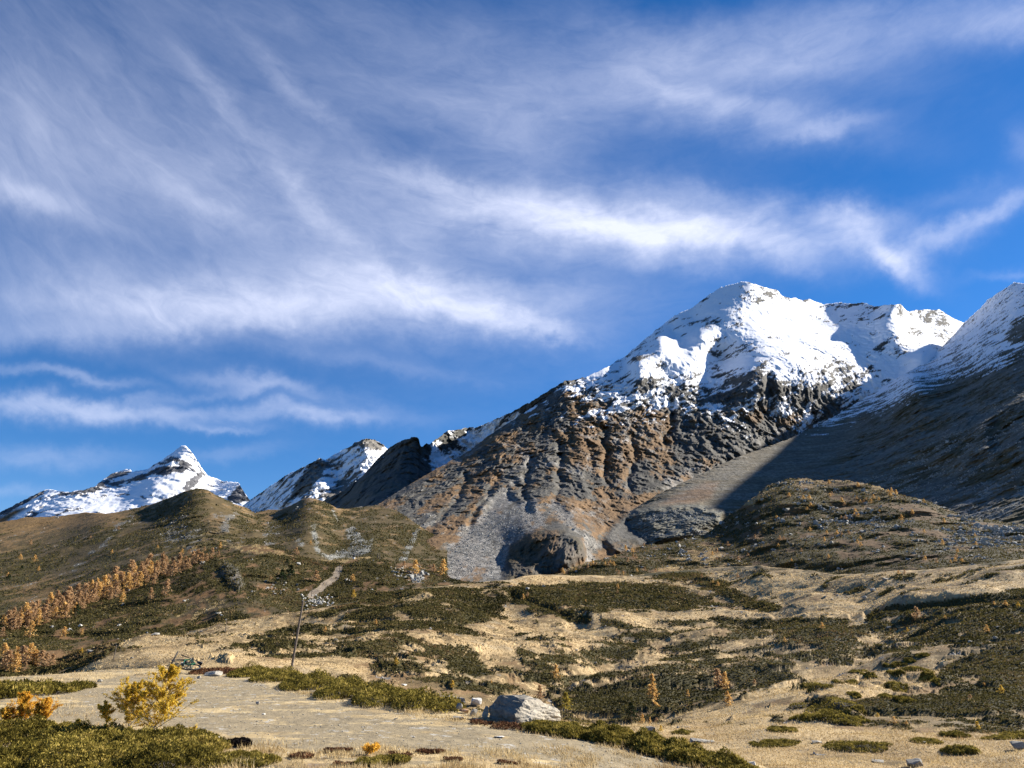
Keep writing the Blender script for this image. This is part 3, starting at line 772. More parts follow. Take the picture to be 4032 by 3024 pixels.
def cover_wood(u, v, P, N):
    Q = stretch(P, 1, 2.2, 1)
    a = fbm(Q, 45, 5, .6)
    b = fbm(Q, 7, 6, .72, off=5.2)
    c = fbm(Q, 15, 5, .66, off=1.2)
    dry = .5 * poly(u, v, [(880, 2150), (1010, 2140), (1100, 2165), (1200, 2195), (1100, 2190), (960, 2175)], 10) + .6 * line(u, v, [(1250, 2200), (1340, 2208), (1460, 2192)], 9)
    dry += .45 * poly(u, v, [(1550, 2350), (1640, 2310), (1700, 2330), (1690, 2360), (1560, 2370)], 12)
    dry += .28 * blob(u, v, 820, 2370, 130, 26, -15) + .3 * poly(u, v, [(0, 2590), (120, 2540), (330, 2560), (300, 2600), (100, 2640)], 20) + .25 * poly(u, v, [(560, 2470), (900, 2370), (1000, 2400), (760, 2450)], 20)
    grass = sstep(b * .6 + c * .4 + dry - .40, -.1, .12)
    track = sstep(line(u, v, [(1335, 2240), (1318, 2275), (1270, 2310), (1225, 2345)], 17) + .25 * b - .5, -.1, .12)
    shrub = sstep(c * .9 + a * .5 + .32 - dry, -.14, .14)
    rust = sstep(-c + a * .4 - .05, -.1, .25) * .7
    rk = poly(u, v, [(865, 2240), (890, 2215), (935, 2235), (960, 2300), (940, 2325), (900, 2300)], 10)
    pale = -.78 + .55 * poly(u, v, [(1170, 2400), (1200, 2360), (1240, 2335), (1300, 2345), (1320, 2365), (1270, 2385)], 12) + .5 * poly(u, v, [(1600, 2260), (1660, 2230), (1690, 2250), (1680, 2290), (1630, 2300)], 14)
    pale += .18 * blob(u, v, 1500, 2290, 200, 50) + .4 * poly(u, v, [(1140, 2320), (1180, 2310), (1180, 2335), (1150, 2340)], 10) + .22 * blob(u, v, 1060, 2320, 80, 40) + .2 * blob(u, v, 330, 2480, 140, 30)
    scree = sstep(b + pale, -.08, .12)
    return {'grass': grass * .85, 'soil': track * .9, 'rust': rust, 'shrub': shrub * .9 * (1 - track), 'rock': rk * .8, 'scree': np.maximum(scree * .9, .3 * rk * sstep(b, 0, .2))}


_, WP, WC = build_layer("larch_hill", [(-460, 2500), (-200, 2470), (0, 2425), (120, 2400), (246, 2365), (420, 2305), (629, 2240), (711, 2200), (775, 2180), (866, 2148), (1008, 2142), (1099, 2163), (1213, 2197), (1281, 2206), (1336, 2206), (1395, 2195), (1455, 2192), (1509, 2206),
                           (1600, 2215), (1692, 2224), (1760, 2261), (1778, 2279), (1828, 2288), (1919, 2297), (2100, 2320)],
            [(-460, 2760), (0, 2740), (400, 2660), (800, 2560), (1200, 2500), (2100, 2480)],
            [(-460, 2500, 400), (0, 2425, 440), (246, 2365, 490), (629, 2240, 590), (866, 2148, 640), (1008, 2142, 650), (1213, 2197, 620), (1395, 2195, 640), (1692, 2224, 640), (1828, 2288, 580), (2100, 2320, 580),
             (-460, 2760, 250), (0, 2740, 270), (400, 2660, 330), (800, 2560, 380), (1200, 2500, 410), (2100, 2480, 440), (0, 2570, 360), (300, 2500, 410), (600, 2400, 460), (900, 2300, 510), (950, 2400, 450), (1200, 2330, 520), (1500, 2330, 520), (1300, 2260, 580)],
            terrain_mat("larch_hill_ground", .17, .6, 1.1, uphill=2.0, covers={'scree': ((.22, .22, .20), (.58, .57, .52)), 'grass': ((.26, .19, .085), (.46, .34, .16)), 'heath': ((.036, .030, .014), (.085, .062, .030)), 'soil': ((.20, .155, .11), (.34, .28, .21))}),
            disp_wood, cover_wood, urange=(-460, 2100), jag=(2.2, 30), du=2.8, dv=2.8, back=.2)

# ------------------------------------------------------------------ valley floor: straw meadows and dwarf shrub
SHRUB_POLYS = [
    ([(1783, 2582), (1874, 2587), (1910, 2646), (1874, 2660), (1760, 2628)], 1.0), ([(2016, 2313), (2290, 2295), (2563, 2300), (2700, 2318), (2855, 2373), (2700, 2409), (2540, 2405), (2380, 2405), (2150, 2386), (2016, 2355)], .62),
    ([(2150, 2705), (2400, 2690), (2560, 2655), (2800, 2665), (2880, 2690), (2920, 2720), (2800, 2770), (2740, 2800), (2500, 2840), (2350, 2815), (2200, 2780)], .62), ([(2830, 2640), (3024, 2585), (3120, 2600), (3130, 2670), (3024, 2710), (2900, 2710)], .8),
    ([(3024, 2440), (3300, 2430), (3420, 2490), (3350, 2535), (3250, 2545), (3150, 2535), (3050, 2500)], .75), ([(3720, 2610), (3850, 2565), (4032, 2480), (4500, 2400), (4500, 2830), (4032, 2810), (3900, 2780), (3720, 2750), (3660, 2700)], .62),
    ([(0, 2560), (300, 2570), (450, 2560), (330, 2620), (100, 2690), (-460, 2720), (-460, 2600)], .8), ([(1250, 2330), (1500, 2300), (1800, 2310), (2000, 2330), (1980, 2400), (1820, 2490), (1560, 2490), (1380, 2440)], .50),
    ([(3400, 2760), (3700, 2740), (4032, 2800), (4500, 2830), (4500, 2900), (4032, 2910), (3750, 2880), (3420, 2870)], .50), ([(3640, 2400), (4032, 2350), (4500, 2330), (4500, 2480), (4032, 2500), (3800, 2560), (3600, 2520)], .45),
]
SHRUB_BLOBS = [(1490, 2545, 110, 30, -8, .9), (1700, 2570, 110, 25, -10, .75), (1560, 2620, 110, 18, 0, .75), (1715, 2679, 120, 12, 0, .9), (1910, 2710, 130, 25, 3, .9), (1050, 2545, 50, 20, 10, .85), (1150, 2540, 60, 20, 0, .8),
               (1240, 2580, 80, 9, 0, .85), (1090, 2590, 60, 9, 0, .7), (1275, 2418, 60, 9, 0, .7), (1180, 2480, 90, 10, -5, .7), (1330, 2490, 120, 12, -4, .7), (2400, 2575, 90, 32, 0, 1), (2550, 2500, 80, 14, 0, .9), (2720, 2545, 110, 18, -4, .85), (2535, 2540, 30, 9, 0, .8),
               (2900, 2500, 120, 20, -4, .75), (2207, 2596, 52, 20, 0, 1), (2203, 2566, 30, 8, 0, .8), (2118, 2617, 60, 10, 10, .9), (2066, 2571, 50, 11, 4, .9), (2610, 2632, 140, 20, -5, .95), (2350, 2662, 95, 12, -3, .85), (2180, 2672, 140, 12, -2, .8), (2700, 2590, 120, 9, -7, .8), (2850, 2600, 110, 9, -8, .7),
               (3470, 2465, 50, 26, 12, .95), (3610, 2450, 90, 18, 0, .85), (3710, 2507, 100, 20, 0, .85), (3330, 2540, 100, 11, -4, .8), (3470, 2562, 150, 16, -3, .8), (3110, 2590, 90, 16, 5, .85), (3300, 2825, 110, 26, 6, .8), (3580, 2580, 60, 14, 8, .8), (3320, 2600, 30, 10, 0, .9),
               (800, 2470, 80, 10, -6, .7), (700, 2500, 60, 10, -4, .7), (520, 2560, 70, 12, -12, .75), (350, 2650, 60, 8, -12, .8), (940, 2545, 60, 8, -4, .7), (860, 2490, 70, 8, -5, .6), (2330, 2480, 90, 6, 0, .6), (2880, 2440, 160, 14, 5, .6), (3220, 2420, 80, 8, 0, .5), (2950, 2560, 80, 8, -8, .6),
               (3130, 2700, 60, 22, 0, .75), (3210, 2700, 70, 12, -3, .9), (2950, 2860, 130, 9, 0, .5), (3260, 2770, 105, 20, 3, 1.0), (3080, 2870, 70, 10, 0, .9), (3090, 2905, 60, 14, 0, .9), (3350, 2860, 90, 12, 0, .5)]
SHRUB_SHADE_LINES = [([(2016, 2335), (2130, 2385), (2250, 2432), (2310, 2440)], 22, .95), ([(2560, 2250), (2745, 2272), (2860, 2330), (2950, 2370), (3060, 2400)], 22, .85), ([(3420, 2428), (3600, 2392), (3800, 2367), (4032, 2338), (4500, 2290)], 20, 1.0),  # rightmost line: shade of the steep bank laid on as dark shrub cover
               ([(1660, 2280), (1700, 2330)], 12, .8), ([(2380, 2450), (2480, 2470)], 12, .8), ([(2640, 2460), (2780, 2445)], 9, .7), ([(2830, 2450), (3024, 2440)], 10, .7)]
MEADOWS = [([(2260, 2850), (2500, 2868), (2900, 2860), (3024, 2845), (3150, 2870), (3600, 2890), (3700, 2900), (4500, 2940), (4500, 3150), (3000, 3150), (2400, 2900)], .9), ([(2250, 2420), (2600, 2412), (3024, 2405), (3430, 2405), (3420, 2432), (3000, 2436), (2500, 2440)], .6),
           ([(2200, 2652), (2420, 2620), (2560, 2600), (2620, 2610), (2400, 2645), (2240, 2662)], .7), ([(3030, 2690), (3200, 2650), (3500, 2600), (3800, 2560), (3850, 2570), (3720, 2620), (3640, 2700), (3500, 2760), (3260, 2740), (3120, 2760), (3040, 2730)], .6),
           ([(3024, 2380), (3300, 2360), (3700, 2330), (4032, 2250), (4500, 2180), (4500, 2260), (4032, 2310), (3700, 2368), (3300, 2395)], .8), ([(2016, 2284), (2121, 2258), (2381, 2264), (2600, 2290), (2300, 2290), (2016, 2310)], .6), ([(2900, 2300), (3024, 2270), (3200, 2260), (3260, 2340), (3024, 2372), (2930, 2350)], .5),
           ([(1500, 2390), (1560, 2360), (1690, 2325), (1700, 2345), (1640, 2380)], .6), ([(2030, 2455), (2300, 2450), (2480, 2485), (2420, 2510), (2250, 2500), (2030, 2490)], .5), ([(600, 2510), (900, 2460), (1100, 2430), (1180, 2450), (900, 2530), (500, 2600), (330, 2640), (250, 2690), (400, 2600)], .42), ([(520, 2570), (900, 2530), (1010, 2600), (900, 2640), (700, 2640), (520, 2640)], .6),
           ([(1600, 2500), (1900, 2530), (2030, 2500), (2030, 2560), (1900, 2570), (1750, 2545)], .4), ([(1020, 2610), (1400, 2600), (1480, 2640), (1300, 2660), (1100, 2640)], .5)]


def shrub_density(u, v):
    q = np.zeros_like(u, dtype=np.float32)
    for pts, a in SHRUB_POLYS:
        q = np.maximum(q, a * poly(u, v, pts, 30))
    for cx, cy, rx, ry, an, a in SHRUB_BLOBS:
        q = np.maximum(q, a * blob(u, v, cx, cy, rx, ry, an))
    for pts, wd, a in SHRUB_SHADE_LINES:
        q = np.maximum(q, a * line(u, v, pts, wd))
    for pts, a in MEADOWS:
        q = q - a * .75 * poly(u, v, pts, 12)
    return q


def flat(P):
    return np.stack([P[:, 0], P[:, 1], np.zeros(len(P))], 1)


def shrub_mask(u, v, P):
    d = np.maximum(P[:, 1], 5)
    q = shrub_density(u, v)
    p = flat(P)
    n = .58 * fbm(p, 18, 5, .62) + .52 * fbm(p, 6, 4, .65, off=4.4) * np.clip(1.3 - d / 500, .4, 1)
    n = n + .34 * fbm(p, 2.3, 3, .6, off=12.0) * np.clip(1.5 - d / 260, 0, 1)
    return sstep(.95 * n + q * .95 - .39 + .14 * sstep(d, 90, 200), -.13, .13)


def disp_valley(u, v, P, s):
    p = flat(P)
    d = P[:, 1]
    k = sstep(d, 40, 130)
    z = fbm(p, 75, 3, .5) * 4.2 * k + fbm(p, 24, 3, .5) * 1.15 * (.15 + .85 * k) + fbm(p, 8, 3, .55) * .28
    z += fbm(p, 40, 3, .5, ridged=True) * 1.5 * k * sstep(d, 120, 300)
    z -= 5 * blob(u, v, 2400, 2590, 100, 30) + 4 * line(u, v, [(2500, 2620), (2350, 2640), (2230, 2650)], 12)
    z -= 4.5 * line(u, v, [(2016, 2345), (2130, 2395), (2250, 2440), (2310, 2448)], 14) + 5 * line(u, v, [(3420, 2440), (3600, 2405), (3800, 2380), (4032, 2352), (4500, 2305)], 12)
    z -= 1.6 * line(u, v, [(3040, 2700), (3200, 2655), (3500, 2605), (3800, 2555), (3960, 2490)], 10) * sstep(u, 3000, 3150)
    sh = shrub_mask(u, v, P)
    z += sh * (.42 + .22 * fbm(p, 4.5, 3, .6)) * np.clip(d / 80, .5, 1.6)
    return 0, z * (1 - .7 * sstep(s, .95, 1))


def cover_valley(u, v, P, N):
    p = flat(P)
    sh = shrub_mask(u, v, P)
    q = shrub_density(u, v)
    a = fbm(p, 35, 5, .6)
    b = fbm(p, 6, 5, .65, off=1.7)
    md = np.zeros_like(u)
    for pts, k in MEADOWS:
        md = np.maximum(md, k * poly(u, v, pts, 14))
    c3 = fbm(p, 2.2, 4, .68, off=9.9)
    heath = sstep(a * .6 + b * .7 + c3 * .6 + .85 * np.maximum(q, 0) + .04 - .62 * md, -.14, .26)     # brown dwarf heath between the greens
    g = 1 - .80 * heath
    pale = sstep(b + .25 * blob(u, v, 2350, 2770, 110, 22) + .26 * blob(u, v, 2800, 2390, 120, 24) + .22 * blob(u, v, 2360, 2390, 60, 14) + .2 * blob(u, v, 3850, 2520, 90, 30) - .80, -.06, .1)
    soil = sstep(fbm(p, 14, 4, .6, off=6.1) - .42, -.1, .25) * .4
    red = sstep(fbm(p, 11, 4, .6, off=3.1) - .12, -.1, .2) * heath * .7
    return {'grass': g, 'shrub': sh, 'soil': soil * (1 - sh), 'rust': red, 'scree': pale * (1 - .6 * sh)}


D_VALLEY = [(4500, 3150, 37), (4032, 3100, 38), (4032, 3024, 42), (4032, 2900, 60), (4032, 2700, 105), (4032, 2560, 160), (4032, 2400, 250), (4032, 2250, 350), (4500, 2900, 55), (4500, 2600, 130), (4500, 2300, 260), (4500, 2180, 320),
            (3400, 3060, 42), (3400, 2900, 66), (3400, 2780, 98), (3400, 2680, 140), (3400, 2560, 230), (3400, 2400, 380), (3400, 2290, 440), (3000, 2960, 56), (3000, 2860, 80), (3000, 2780, 112), (3000, 2700, 150), (3000, 2580, 260), (3000, 2440, 420), (3000, 2280, 520),
            (2600, 3060, 46), (2600, 2920, 66), (2600, 2855, 92), (2600, 2800, 118), (2600, 2700, 165), (2600, 2580, 280), (2600, 2430, 450), (2600, 2300, 600), (2016, 2900, 72), (2016, 2800, 98), (2016, 2700, 150), (2016, 2570, 270), (2016, 2430, 430), (2016, 2300, 580),
            (1300, 2720, 88), (1300, 2640, 128), (1300, 2560, 210), (1300, 2480, 310), (1300, 2420, 400), (600, 2700, 84), (600, 2640, 135), (600, 2570, 240), (700, 2500, 360), (0, 2780, 140), (0, 2710, 240), (-460, 2780, 150), (1000, 2440, 400), (1600, 2340, 490), (300, 2640, 230), (300, 2760, 100), (-460, 2700, 240)]
mat_valley = terrain_mat("valley_ground", .35, .6, .5, fine=6.0, covers={'heath': ((.050, .036, .015), (.150, .102, .044))})
VALLEY, VP, VC = build_layer("valley_floor", [(-460, 2730), (0, 2702), (77, 2690), (250, 2632), (401, 2582), (501, 2535), (592, 2508), (700, 2482), (866, 2452), (1008, 2434), (1150, 2405), (1400, 2372), (1600, 2325), (1800, 2302), (2016, 2284), (2062, 2270), (2121, 2261),
                                              (2207, 2263), (2381, 2268), (2495, 2268), (2600, 2256), (2800, 2236), (3000, 2226), (3300, 2262), (3600, 2250), (4032, 2205), (4500, 2150)],
                             [(-460, 2830), (0, 2800), (1000, 2760), (1500, 2800), (2000, 2900), (2300, 3000), (2600, 3150), (4500, 3150)], D_VALLEY, mat_valley, disp_valley, cover_valley, jag=(1.2, 40), du=2.5, dv=2.0, back=.12, backslope=.25, nback=10)


# ------------------------------------------------------------------ knoll at the photographer's feet
def soil_field(u, v):
    bare = poly(u, v, [(480, 2668), (760, 2662), (1000, 2668), (1180, 2705), (1500, 2775), (1880, 2848), (2100, 2870), (2300, 2905), (2500, 2945), (2750, 3024), (2900, 3140), (2300, 3140), (2150, 3000), (1800, 2955), (1400, 2935), (1000, 2925), (850, 2890), (600, 2850), (350, 2790), (250, 2730)], 14)
    left = .55 * poly(u, v, [(-460, 2790), (0, 2740), (250, 2700), (500, 2680), (500, 2840), (200, 2860), (-460, 2880)], 20)
    return np.maximum(bare, left)


def disp_knoll(u, v, P, s):
    p = flat(P)
    bare = soil_field(u, v)
    z = fbm(p, 5, 3, .5) * .035 + fbm(p, .9, 3, .6) * .016 * (1.6 - bare) + fbm(p, .22, 2, .6) * .006
    return 0, z


def cover_knoll(u, v, P, N):
    p = flat(P)
    bank = sstep(-P[:, 2], .45, .9)          # the far bank of the knoll is turf
    bare = soil_field(u, v) * (1 - bank)
    b = fbm(stretch(p, 2.0, 1, 1), .9, 5, .66)
    c = fbm(stretch(p, 1.8, 1, 1), 2.6, 5, .68, off=5.5)
    edge = .45 * line(u, v, [(1000, 2672), (1200, 2725), (1400, 2765), (1600, 2795), (1850, 2840), (2100, 2860), (2300, 2900), (2560, 2950), (2700, 2985)], 18) + .35 * line(u, v, [(1050, 2690), (1250, 2745), (1420, 2765)], 12)
    grass = sstep(b * .9 + c * .7 + (1 - bare) * .55 + bank * .5 + edge * (1 - bank) - .30, -.14, .2)
    red = sstep(fbm(p, 1.4, 4, .65, off=2.9) + .5 * line(u, v, [(1250, 2960), (1450, 2950), (1700, 2975), (2100, 3010)], 30) + .4 * line(u, v, [(780, 2640), (1000, 2640)], 8) + .3 * sstep(v, 2960, 3010) - .42, -.1, .2) * (1 - bare * .9)
    st = sstep(fbm(p, .30, 3, .65, off=7.7) - .62 - .2 * (1 - bare), -.05, .16)
    dark = sstep(fbm(p, .7, 4, .7, off=8.8) - .26, -.06, .2) * .45
    return {'soil': (1 - dark * .8) * (1 - grass * .92), 'grass': grass * .9, 'rust': red, 'scree': st * .6}


def D_KNOLL(u, v):
    """A nearly level top that tips away to the right."""
    t = -ray(u, v)[:, 2]
    return (EYE + .45 * sstep(u, 1700, 3300)) / np.maximum(t, .03)


mat_knoll = terrain_mat("knoll_ground", 2.2, .5, .05, {'grass': ((.34, .25, .125), (.60, .47, .26)), 'soil': ((.180, .146, .090), (.325, .262, .165)), 'scree': ((.34, .33, .30), (.58, .57, .54)), 'rust': ((.10, .042, .022), (.26, .125, .06)), 'heath': ((.10, .085, .055), (.19, .16, .11))}, fine=8.0)
KNOLL, KP, KC = build_layer("knoll", [(-460, 2690), (-300, 2682), (0, 2668), (200, 2655), (400, 2640), (600, 2632), (780, 2638), (1000, 2645), (1150, 2660), (1400, 2712), (1700, 2770), (1900, 2815), (2100, 2835), (2300, 2850), (2500, 2890), (2700, 2940), (2850, 2975), (3000, 3015), (3150, 3060), (3400, 3140), (3500, 3180)],
                            [(-460, 3400), (3500, 3400)], D_KNOLL, mat_knoll, disp_knoll, cover_knoll, urange=(-460, 3500), jag=(1.2, 40), du=2.5, dv=2.0, back=1.0, backslope=.42, nback=20)

# ------------------------------------------------------------------ standing on the ground
bpy.context.view_layer.update()
DG = bpy.context.evaluated_depsgraph_get()


def hit(u, v):
    """The ground seen at a point of the photograph."""
    r = ray(np.array([float(u)]), np.array([float(v)]))[0]
    ok, loc, nrm, *_ = scene.ray_cast(DG, Vector((0, 0, EYE)), Vector(r).normalized())
    if not ok:
        raise ValueError("no ground at %s %s" % (u, v))
    return loc, nrm


def ground_z(x, y, top=25.0):
    ok, loc, *_ = scene.ray_cast(DG, Vector((x, y, top)), Vector((0, 0, -1)))
    return loc.z if ok else 0.0


def metres(px_, loc):
    """Size in metres of px_ photograph pixels at a place."""
    c = loc.y * math.cos(PITCH) + (loc.z - EYE) * math.sin(PITCH)
    return px_ * c / F


def link(name, me, parent=None, loc=None):
    o = bpy.data.objects.new(name, me)
    scene.collection.objects.link(o)
    if parent is not None:
        o.parent = parent
    if loc is not None:
        o.location = loc
    return o


def thing(name, label, cat, loc=(0, 0, 0), rz=0.0, sc=1.0, group=None):
    o = link(name, None)
    o.location, o.rotation_euler, o.scale = loc, (0, 0, rz), (sc, sc, sc)
    return tag(o, label, cat, group)


def copy_thing(root, loc, rz, sc, label, group):
    r = root.copy(); scene.collection.objects.link(r)
    r.location, r.rotation_euler = loc, (0, 0, rz)
    r.scale = sc if isinstance(sc, tuple) else (sc, sc, sc)
    tag(r, label, None, group)
    for ch in list(root.children):
        c = ch.copy(); scene.collection.objects.link(c); c.parent = r
    return r


def raw_mesh(name, verts, faces, mat, smooth=False, tint=None):
    """verts n x 3, faces m x k (all the same size); tint: one number per vertex for the colour run."""
    verts = np.asarray(verts, np.float32); faces = np.asarray(faces, np.int32)
    me = bpy.data.meshes.new(name)
    me.vertices.add(len(verts)); me.vertices.foreach_set("co", verts.reshape(-1))
    me.loops.add(faces.size); me.loops.foreach_set("vertex_index", faces.reshape(-1))
    me.polygons.add(len(faces))
    me.polygons.foreach_set("loop_start", np.arange(0, faces.size, faces.shape[1], dtype=np.int32))
    me.polygons.foreach_set("use_smooth", np.full(len(faces), smooth))
    me.update(calc_edges=True)
    if tint is not None:
        at = me.attributes.new("tint", 'FLOAT', 'POINT')
        at.data.foreach_set("value", np.asarray(tint, np.float32))
    me.materials.append(mat)
    return me


def leaf_mat(name, cols, trans=.25, rough=.7):
    """Foliage: colour run over the tint attribute, some light let through."""
    m = bpy.data.materials.new(name); m.use_nodes = True
    t = NT(m.node_tree)
    a = t.n('ShaderNodeAttribute', attribute_name='tint')
    r = t.n('ShaderNodeValToRGB')
    el = r.color_ramp.elements
    while len(el) < len(cols):
        el.new(.5)
    for i, c in enumerate(cols):
        el[i].position = i / (len(cols) - 1); el[i].color = (*c, 1)
    t.put(r.inputs[0], a.outputs['Fac'])
    d_ = t.n('ShaderNodeBsdfPrincipled'); d_.inputs['Roughness'].default_value = rough; d_.inputs['Specular IOR Level'].default_value = .03
    t.put(d_.inputs['Base Color'], r.outputs[0])
    tr = t.n('ShaderNodeBsdfTranslucent'); t.put(tr.inputs['Color'], r.outputs[0])
    mx = t.n('ShaderNodeMixShader'); mx.inputs[0].default_value = trans
    t.t.links.new(d_.outputs[0], mx.inputs[1]); t.t.links.new(tr.outputs[0], mx.inputs[2])
    o = t.n('ShaderNodeOutputMaterial'); t.t.links.new(mx.outputs[0], o.inputs[0])
    return m


def stone_mat(name, lo, hi, scale=3.0, lichen=None, bump=.6, dist=.05):
    m = bpy.data.materials.new(name); m.use_nodes = True
    t = NT(m.node_tree)
    g = t.n('ShaderNodeTexCoord').outputs['Object']
    n1 = t.noise(g, scale, 8, .68); n2 = t.noise(g, scale * 6, 6, .7)
    f = t.ramp(t.m('MULTIPLY_ADD', n2, .45, t.m('MULTIPLY', n1, .55)), .36, .64, 0, 1, False)
    col = t.mix(f, lo, hi)
    if lichen:
        for k, (c, th) in enumerate(lichen):
            nl = t.noise(t.vm('ADD', g, (3.1 * k + 2, 7.7, 1.3)), scale * 1.1, 7, .7)
            col = t.mix(t.ramp(nl, th, th + .06), col, c)
    b = t.n('ShaderNodeBump'); b.inputs['Strength'].default_value = bump; b.inputs['Distance'].default_value = dist
    t.put(b.inputs['Height'], t.m('ADD', n1, t.m('MULTIPLY', n2, .4)))
    s_ = t.n('ShaderNodeBsdfPrincipled'); s_.inputs['Roughness'].default_value = .85; s_.inputs['Specular IOR Level'].default_value = .25
    t.put(s_.inputs['Base Color'], col); t.put(s_.inputs['Normal'], b.outputs[0])
    o = t.n('ShaderNodeOutputMaterial'); t.t.links.new(s_.outputs[0], o.inputs[0])
    return m


def plain_mat(name, col, rough=.5, metal=0.0, vary=.25, scale=30.0):
    m = bpy.data.materials.new(name); m.use_nodes = True
    t = NT(m.node_tree)
    n = t.noise(t.n('ShaderNodeTexCoord').outputs['Object'], scale, 5, .6)
    c = t.mix(t.ramp(n, .35, .65), tuple(x * (1 - vary) for x in col), tuple(min(1, x * (1 + vary)) for x in col))
    s_ = t.n('ShaderNodeBsdfPrincipled'); s_.inputs['Roughness'].default_value = rough; s_.inputs['Metallic'].default_value = metal
    t.put(s_.inputs['Base Color'], c)
    o = t.n('ShaderNodeOutputMaterial'); t.t.links.new(s_.outputs[0], o.inputs[0])
    return m


def sprays(pos, axis, length, width, r):
    """Kite-shaped leaf tufts: one narrow quad each, along axis. Returns verts, faces."""
    n = len(pos)
    side = np.cross(axis, r.normal(size=(n, 3)))
    side /= np.linalg.norm(side, axis=1, keepdims=True) + 1e-9
    L, W = np.asarray(length).reshape(-1, 1), np.asarray(width).reshape(-1, 1)
    a = pos; b = pos + axis * L * .45 + side * W * .5; c = pos + axis * L; d_ = pos + axis * L * .45 - side * W * .5
    V = np.stack([a, b, c, d_], 1).reshape(-1, 3)
    return V, np.arange(4 * n).reshape(-1, 4)


def unit(a):
    return a / (np.linalg.norm(a, axis=-1, keepdims=True) + 1e-9)


def tube(path, radii, sides=7):
    """A tapering tube along a path (n x 3): verts and quads, closed at the tip by its small radius."""
    path = np.asarray(path, float)
    V, Fc = [], []
    for i, (p, r_) in enumerate(zip(path, radii)):
        t = path[min(i + 1, len(path) - 1)] - path[max(i - 1, 0)]
        t /= np.linalg.norm(t) + 1e-9
        ref = np.array([1, 0, 0]) if abs(t[0]) < .8 else np.array([0, 1, 0])
        a = np.cross(t, ref); a /= np.linalg.norm(a); b = np.cross(t, a)
        for k in range(sides):
            an = 2 * math.pi * k / sides
            V.append(p + r_ * (math.cos(an) * a + math.sin(an) * b))
        if i:
            o = (i - 1) * sides
            for k in range(sides):
                Fc.append((o + k, o + (k + 1) % sides, o + sides + (k + 1) % sides, o + sides + k))
    n = len(path) * sides
    V.append(path[0]); V.append(path[-1])
    for k in range(sides):
        Fc.append((n, (k + 1) % sides, k, k)) if False else None
    return np.array(V[:n]), np.array(Fc)


class Build:
    """Collects shapes for one mesh."""
    def __init__(s):
        s.v, s.f, s.n = [], [], 0

    def add(s, V, Fc):
        V = np.asarray(V, float); Fc = np.asarray(Fc)
        if Fc.shape[1] == 3:
            Fc = np.concatenate([Fc, Fc[:, 2:]], 1)
        s.v.append(V); s.f.append(Fc + s.n); s.n += len(V)
        return s

    def tube(s, path, radii, sides=7):
        return s.add(*tube(path, radii, sides))

    def ring(s, c, ax1, ax2, R_, r_, seg=28, sides=6):
        """Torus round c in the plane of ax1 and ax2."""
        a = np.linspace(0, 2 * math.pi, seg, endpoint=False)
        V, Fc = [], []
        nz = np.cross(ax1, ax2)
        for i, t in enumerate(a):
            rad = math.cos(t) * ax1 + math.sin(t) * ax2
            for k in range(sides):
                w_ = 2 * math.pi * k / sides
                V.append(c + rad * (R_ + r_ * math.cos(w_)) + nz * r_ * math.sin(w_))
                Fc.append((i * sides + k, ((i + 1) % seg) * sides + k, ((i + 1) % seg) * sides + (k + 1) % sides, i * sides + (k + 1) % sides))
        return s.add(V, Fc)

    def box(s, c, ax, ay, az):
        """Box with half axes ax, ay, az."""
        V = [c + i * ax + j * ay + k * az for i in (-1, 1) for j in (-1, 1) for k in (-1, 1)]
        return s.add(V, [(0, 1, 3, 2), (4, 6, 7, 5), (0, 4, 5, 1), (2, 3, 7, 6), (0, 2, 6, 4), (1, 5, 7, 3)])

    def mesh(s, name, mat, smooth=True):
        me = bpy.data.meshes.new(name)
        V = np.concatenate(s.v); Fc = np.concatenate(s.f)
        faces = [tuple(dict.fromkeys(int(i) for i in q)) for q in Fc]
        me.from_pydata(V.tolist(), [], faces)
        me.polygons.foreach_set("use_smooth", np.full(len(faces), smooth))
        me.update()
        me.materials.append(mat)
        return me


# ------------------------------------------------------------------ larches and spruces
LEAF = {
    'orange': leaf_mat("larch_needles_orange", [(.42, .235, .070), (.66, .42, .15), (.82, .58, .25)], .45),
    'brown': leaf_mat("larch_needles_brown", [(.28, .165, .080), (.44, .28, .145), (.58, .39, .22)], .45),
    'yellow': leaf_mat("larch_needles_yellow", [(.30, .18, .025), (.60, .40, .065), (.76, .54, .13)], .45),
    'lime': leaf_mat("larch_needles_lime", [(.18, .145, .025), (.36, .28, .05), (.48, .38, .08)], .3),
    'dark': leaf_mat("spruce_needles", [(.008, .014, .006), (.020, .034, .014), (.045, .06, .024)], .1),
}
BARK = stone_mat("larch_bark", (.06, .045, .035), (.20, .165, .14), 5.0, bump=.5, dist=.03)
WOOD_GREY = stone_mat("weathered_wood", (.055, .042, .032), (.22, .18, .145), 4.0, bump=.5, dist=.02)


